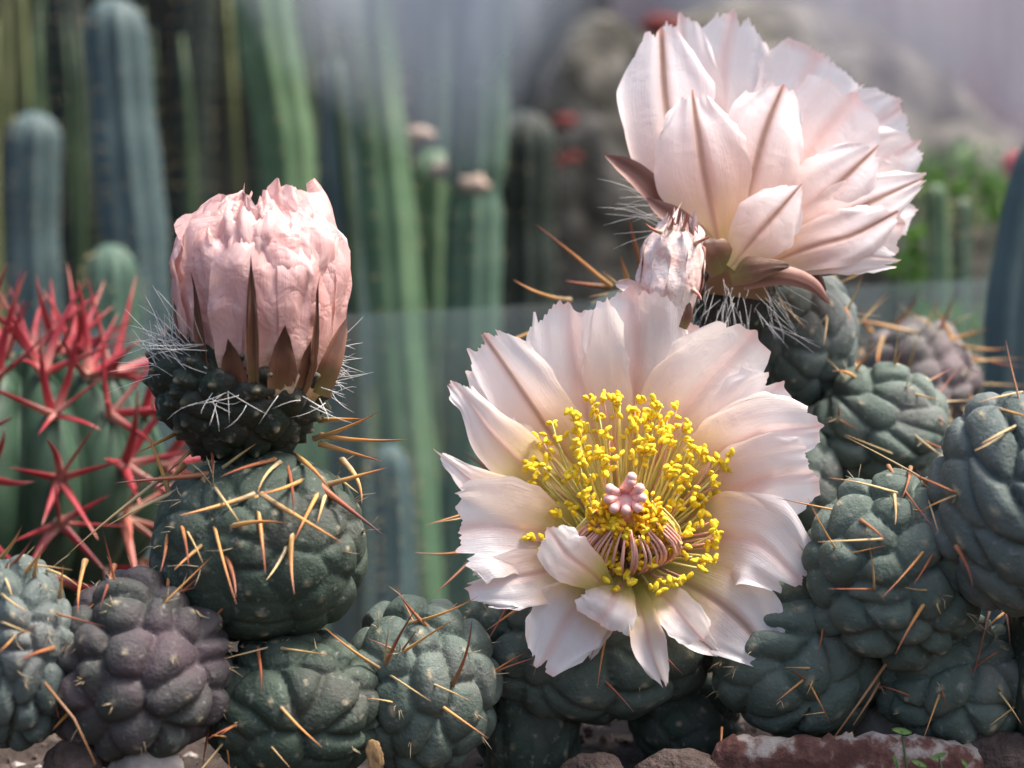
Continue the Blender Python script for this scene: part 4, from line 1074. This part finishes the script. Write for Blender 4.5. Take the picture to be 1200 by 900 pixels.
# ------------------------------------------------------------------ stones, shard, litter in the bed
tag(blob('stone', 1036, 846, 38, 38, 52.6, 'stone', 51, None, 24, .18, 4), 'pale pinkish stone between two green cactus lobes', 'stone')
tag(blob('stone', 172, 900, 42, 26, 47.2, 'stone', 52, None, 20, .22, 4), 'whitish angular stone under the purplish cactus segment', 'stone')
tag(blob('stone', 84, 900, 34, 32, 47.2, 'stone_pink', 53, None, 20, .2, 4), 'pinkish stone wedged below the left edge cactus', 'stone')
tag(blob('stone', 690, 915, 44, 32, 50.6, 'stone_pink', 54, None, 22, .2, 4), 'brownish pink stone below the open flower', 'stone')
tag(blob('stone', 800, 912, 62, 34, 50.2, 'stone_pink', 55, None, 26, .2, 4), 'broad reddish stone beside the terracotta shard', 'stone')
tag(blob('stone', 1172, 895, 48, 40, 49.8, 'stone_pink', 57, None, 26, .2, 4), 'dull mauve stone at the end of the terracotta shard', 'stone')
# curved shard of a pot: an arc slab
V = []; nA = 40
c0 = W(1030, 895, 48.9); o0 = Vector((c0.x, c0.y, -.013))
r_ = np.random.RandomState(4)
prof = [(-.006, 0), (-.0066, .012), (-.0055, .0165), (-.001, .0185), (.004, .0175), (.0062, .014), (.006, 0)]
prof = [(a_, b_ * 1.30) for a_, b_ in prof]
for i in range(nA):
    a = -1.05 + 2.1 * i / (nA - 1); Rr = .047
    drop = .008 * max(0, a) ** 1.5 + .003 * max(0, -a)
    for (dr, z) in prof:
        q = Rr + dr + r_.normal(0, .00045)
        V.append((math.sin(a) * q * .92 , -math.cos(a) * q * .45 + .024, z - drop * (z > .005) + r_.normal(0, .0005) + .001))
F = [f for f in grid_faces(nA, len(prof))] + [tuple(range(len(prof))), tuple((nA - 1) * len(prof) + k for k in range(len(prof)))[::-1]]
tag(link('pot_shard', mesh_np('pot_shard', V, F), None, o0, M['terracotta']), 'broken terracotta pot rim with white lime crust', 'pot shard')

def sprout(px, py, d, seed, label, leaves):
    b0 = W(px, py, d); b0.z = -.013; t = thing('sprout', b0, label, 'seedling')
    rs = np.random.RandomState(seed)
    for (x, y, s, rot) in leaves:
        p = W(x, y, d); l = cm(s, d)
        part_tube('stalk', t, [b0, b0.lerp(p, .6) + Vector((.001, 0, .001)), p], [.0005, .0004, .0003], 'cane', 5)
        n_ = 9; Vv = [];
        for i in range(n_):
            u = i / (n_ - 1); w = math.sin(math.pi * min(1, u * .96 + .02)) ** .7 * l * .42
            for s_ in (-1, 0, 1): Vv.append(Vector(((u - .5) * 2 * l, s_ * w * .8, -.12 * l * (1 - abs(s_)) + .1 * l * u)))
        R = Matrix.Rotation(rot, 3, 'Y') @ Matrix.Rotation(.9, 3, 'X')
        link('leaf', mesh_np('leaf', [R @ v + p - b0 for v in Vv], grid_faces(n_, 3)), t, b0, M['leaf'])
sprout(1062, 900, 47.3, 1, 'tiny green seedling in front of the terracotta shard', [(1057,857,12,.2),(1050,893,9,1.2),(1077,895,10,.4)])
sprout(1110, 900, 47.3, 2, 'second tiny seedling by the mauve stone', [(1100,886,10,-.3),(1131,896,8,1.0)])
# dead leaf on the segment
t = blob('dead_leaf', 439, 886, 10, 17, 48.2, 'dry', 61, None, 4, .5, 4); tag(t, 'curled dry tan leaf lying against the grey green segment', 'dead leaf')
# dry spines and twigs lying in the bed
def twig(a, b_, d, label, r=.00042):
    p0, p1 = W(*a, d), W(*b_, d - .5); V, F = tube([p0, p0.lerp(p1, .5) + Vector((.001, 0, .0012)), p1], [r, r * .8, r * .4], 6)
    tag(link('twig', mesh_np('twig', [v - p0 for v in V], F), None, p0, M['spine_red']), label, 'twig', 'dry twigs fallen between the cacti')
for a, b_, d, lb in (((1038,778),(972,872),49.2,'long dry twig hanging over the terracotta shard'),((846,852),(835,902),50.4,'short dry twig standing beside the broad reddish stone'),
                     ((1030,800),(1000,850),49.4,'short twig crossing the longer one over the shard'),((52,800),(112,896),45.9,'thin dry twig leaning on the pinkish stone')):
    twig(a, b_, d, lb)
# crumbs of gravel over the bed: uncountable
rs = np.random.RandomState(31); J = Join(); Va, Fa = ICO[3]
bm = bmesh.new(); bmesh.ops.create_icosphere(bm, subdivisions=1, radius=1); Vs = np.array([v.co[:] for v in bm.verts]); Fs = [tuple(v.index for v in f.verts) for f in bm.faces]; bm.free()
for k in range(2200):
    x, y = rs.uniform(-.2, .2), rs.uniform(.44, .66); s = abs(rs.normal(0, .0008)) + .0004
    z = float(ground_z(np.array(x), np.array(y)))
    J.add(Vs * (1 + .25 * rs.normal(0, 1, (len(Vs), 1))) * s * rs.uniform(.6, 1.3, 3) + np.array([x, y, z + s * .3]), Fs, int(rs.rand() < .12))
g = link('gravel', J.mesh('gravel', False), None, (0, 0, 0), [M['stone_pink'], M['stone']])
tag(g, 'fine pinkish gravel scattered over the soil of the bed', 'gravel', None, 'stuff')
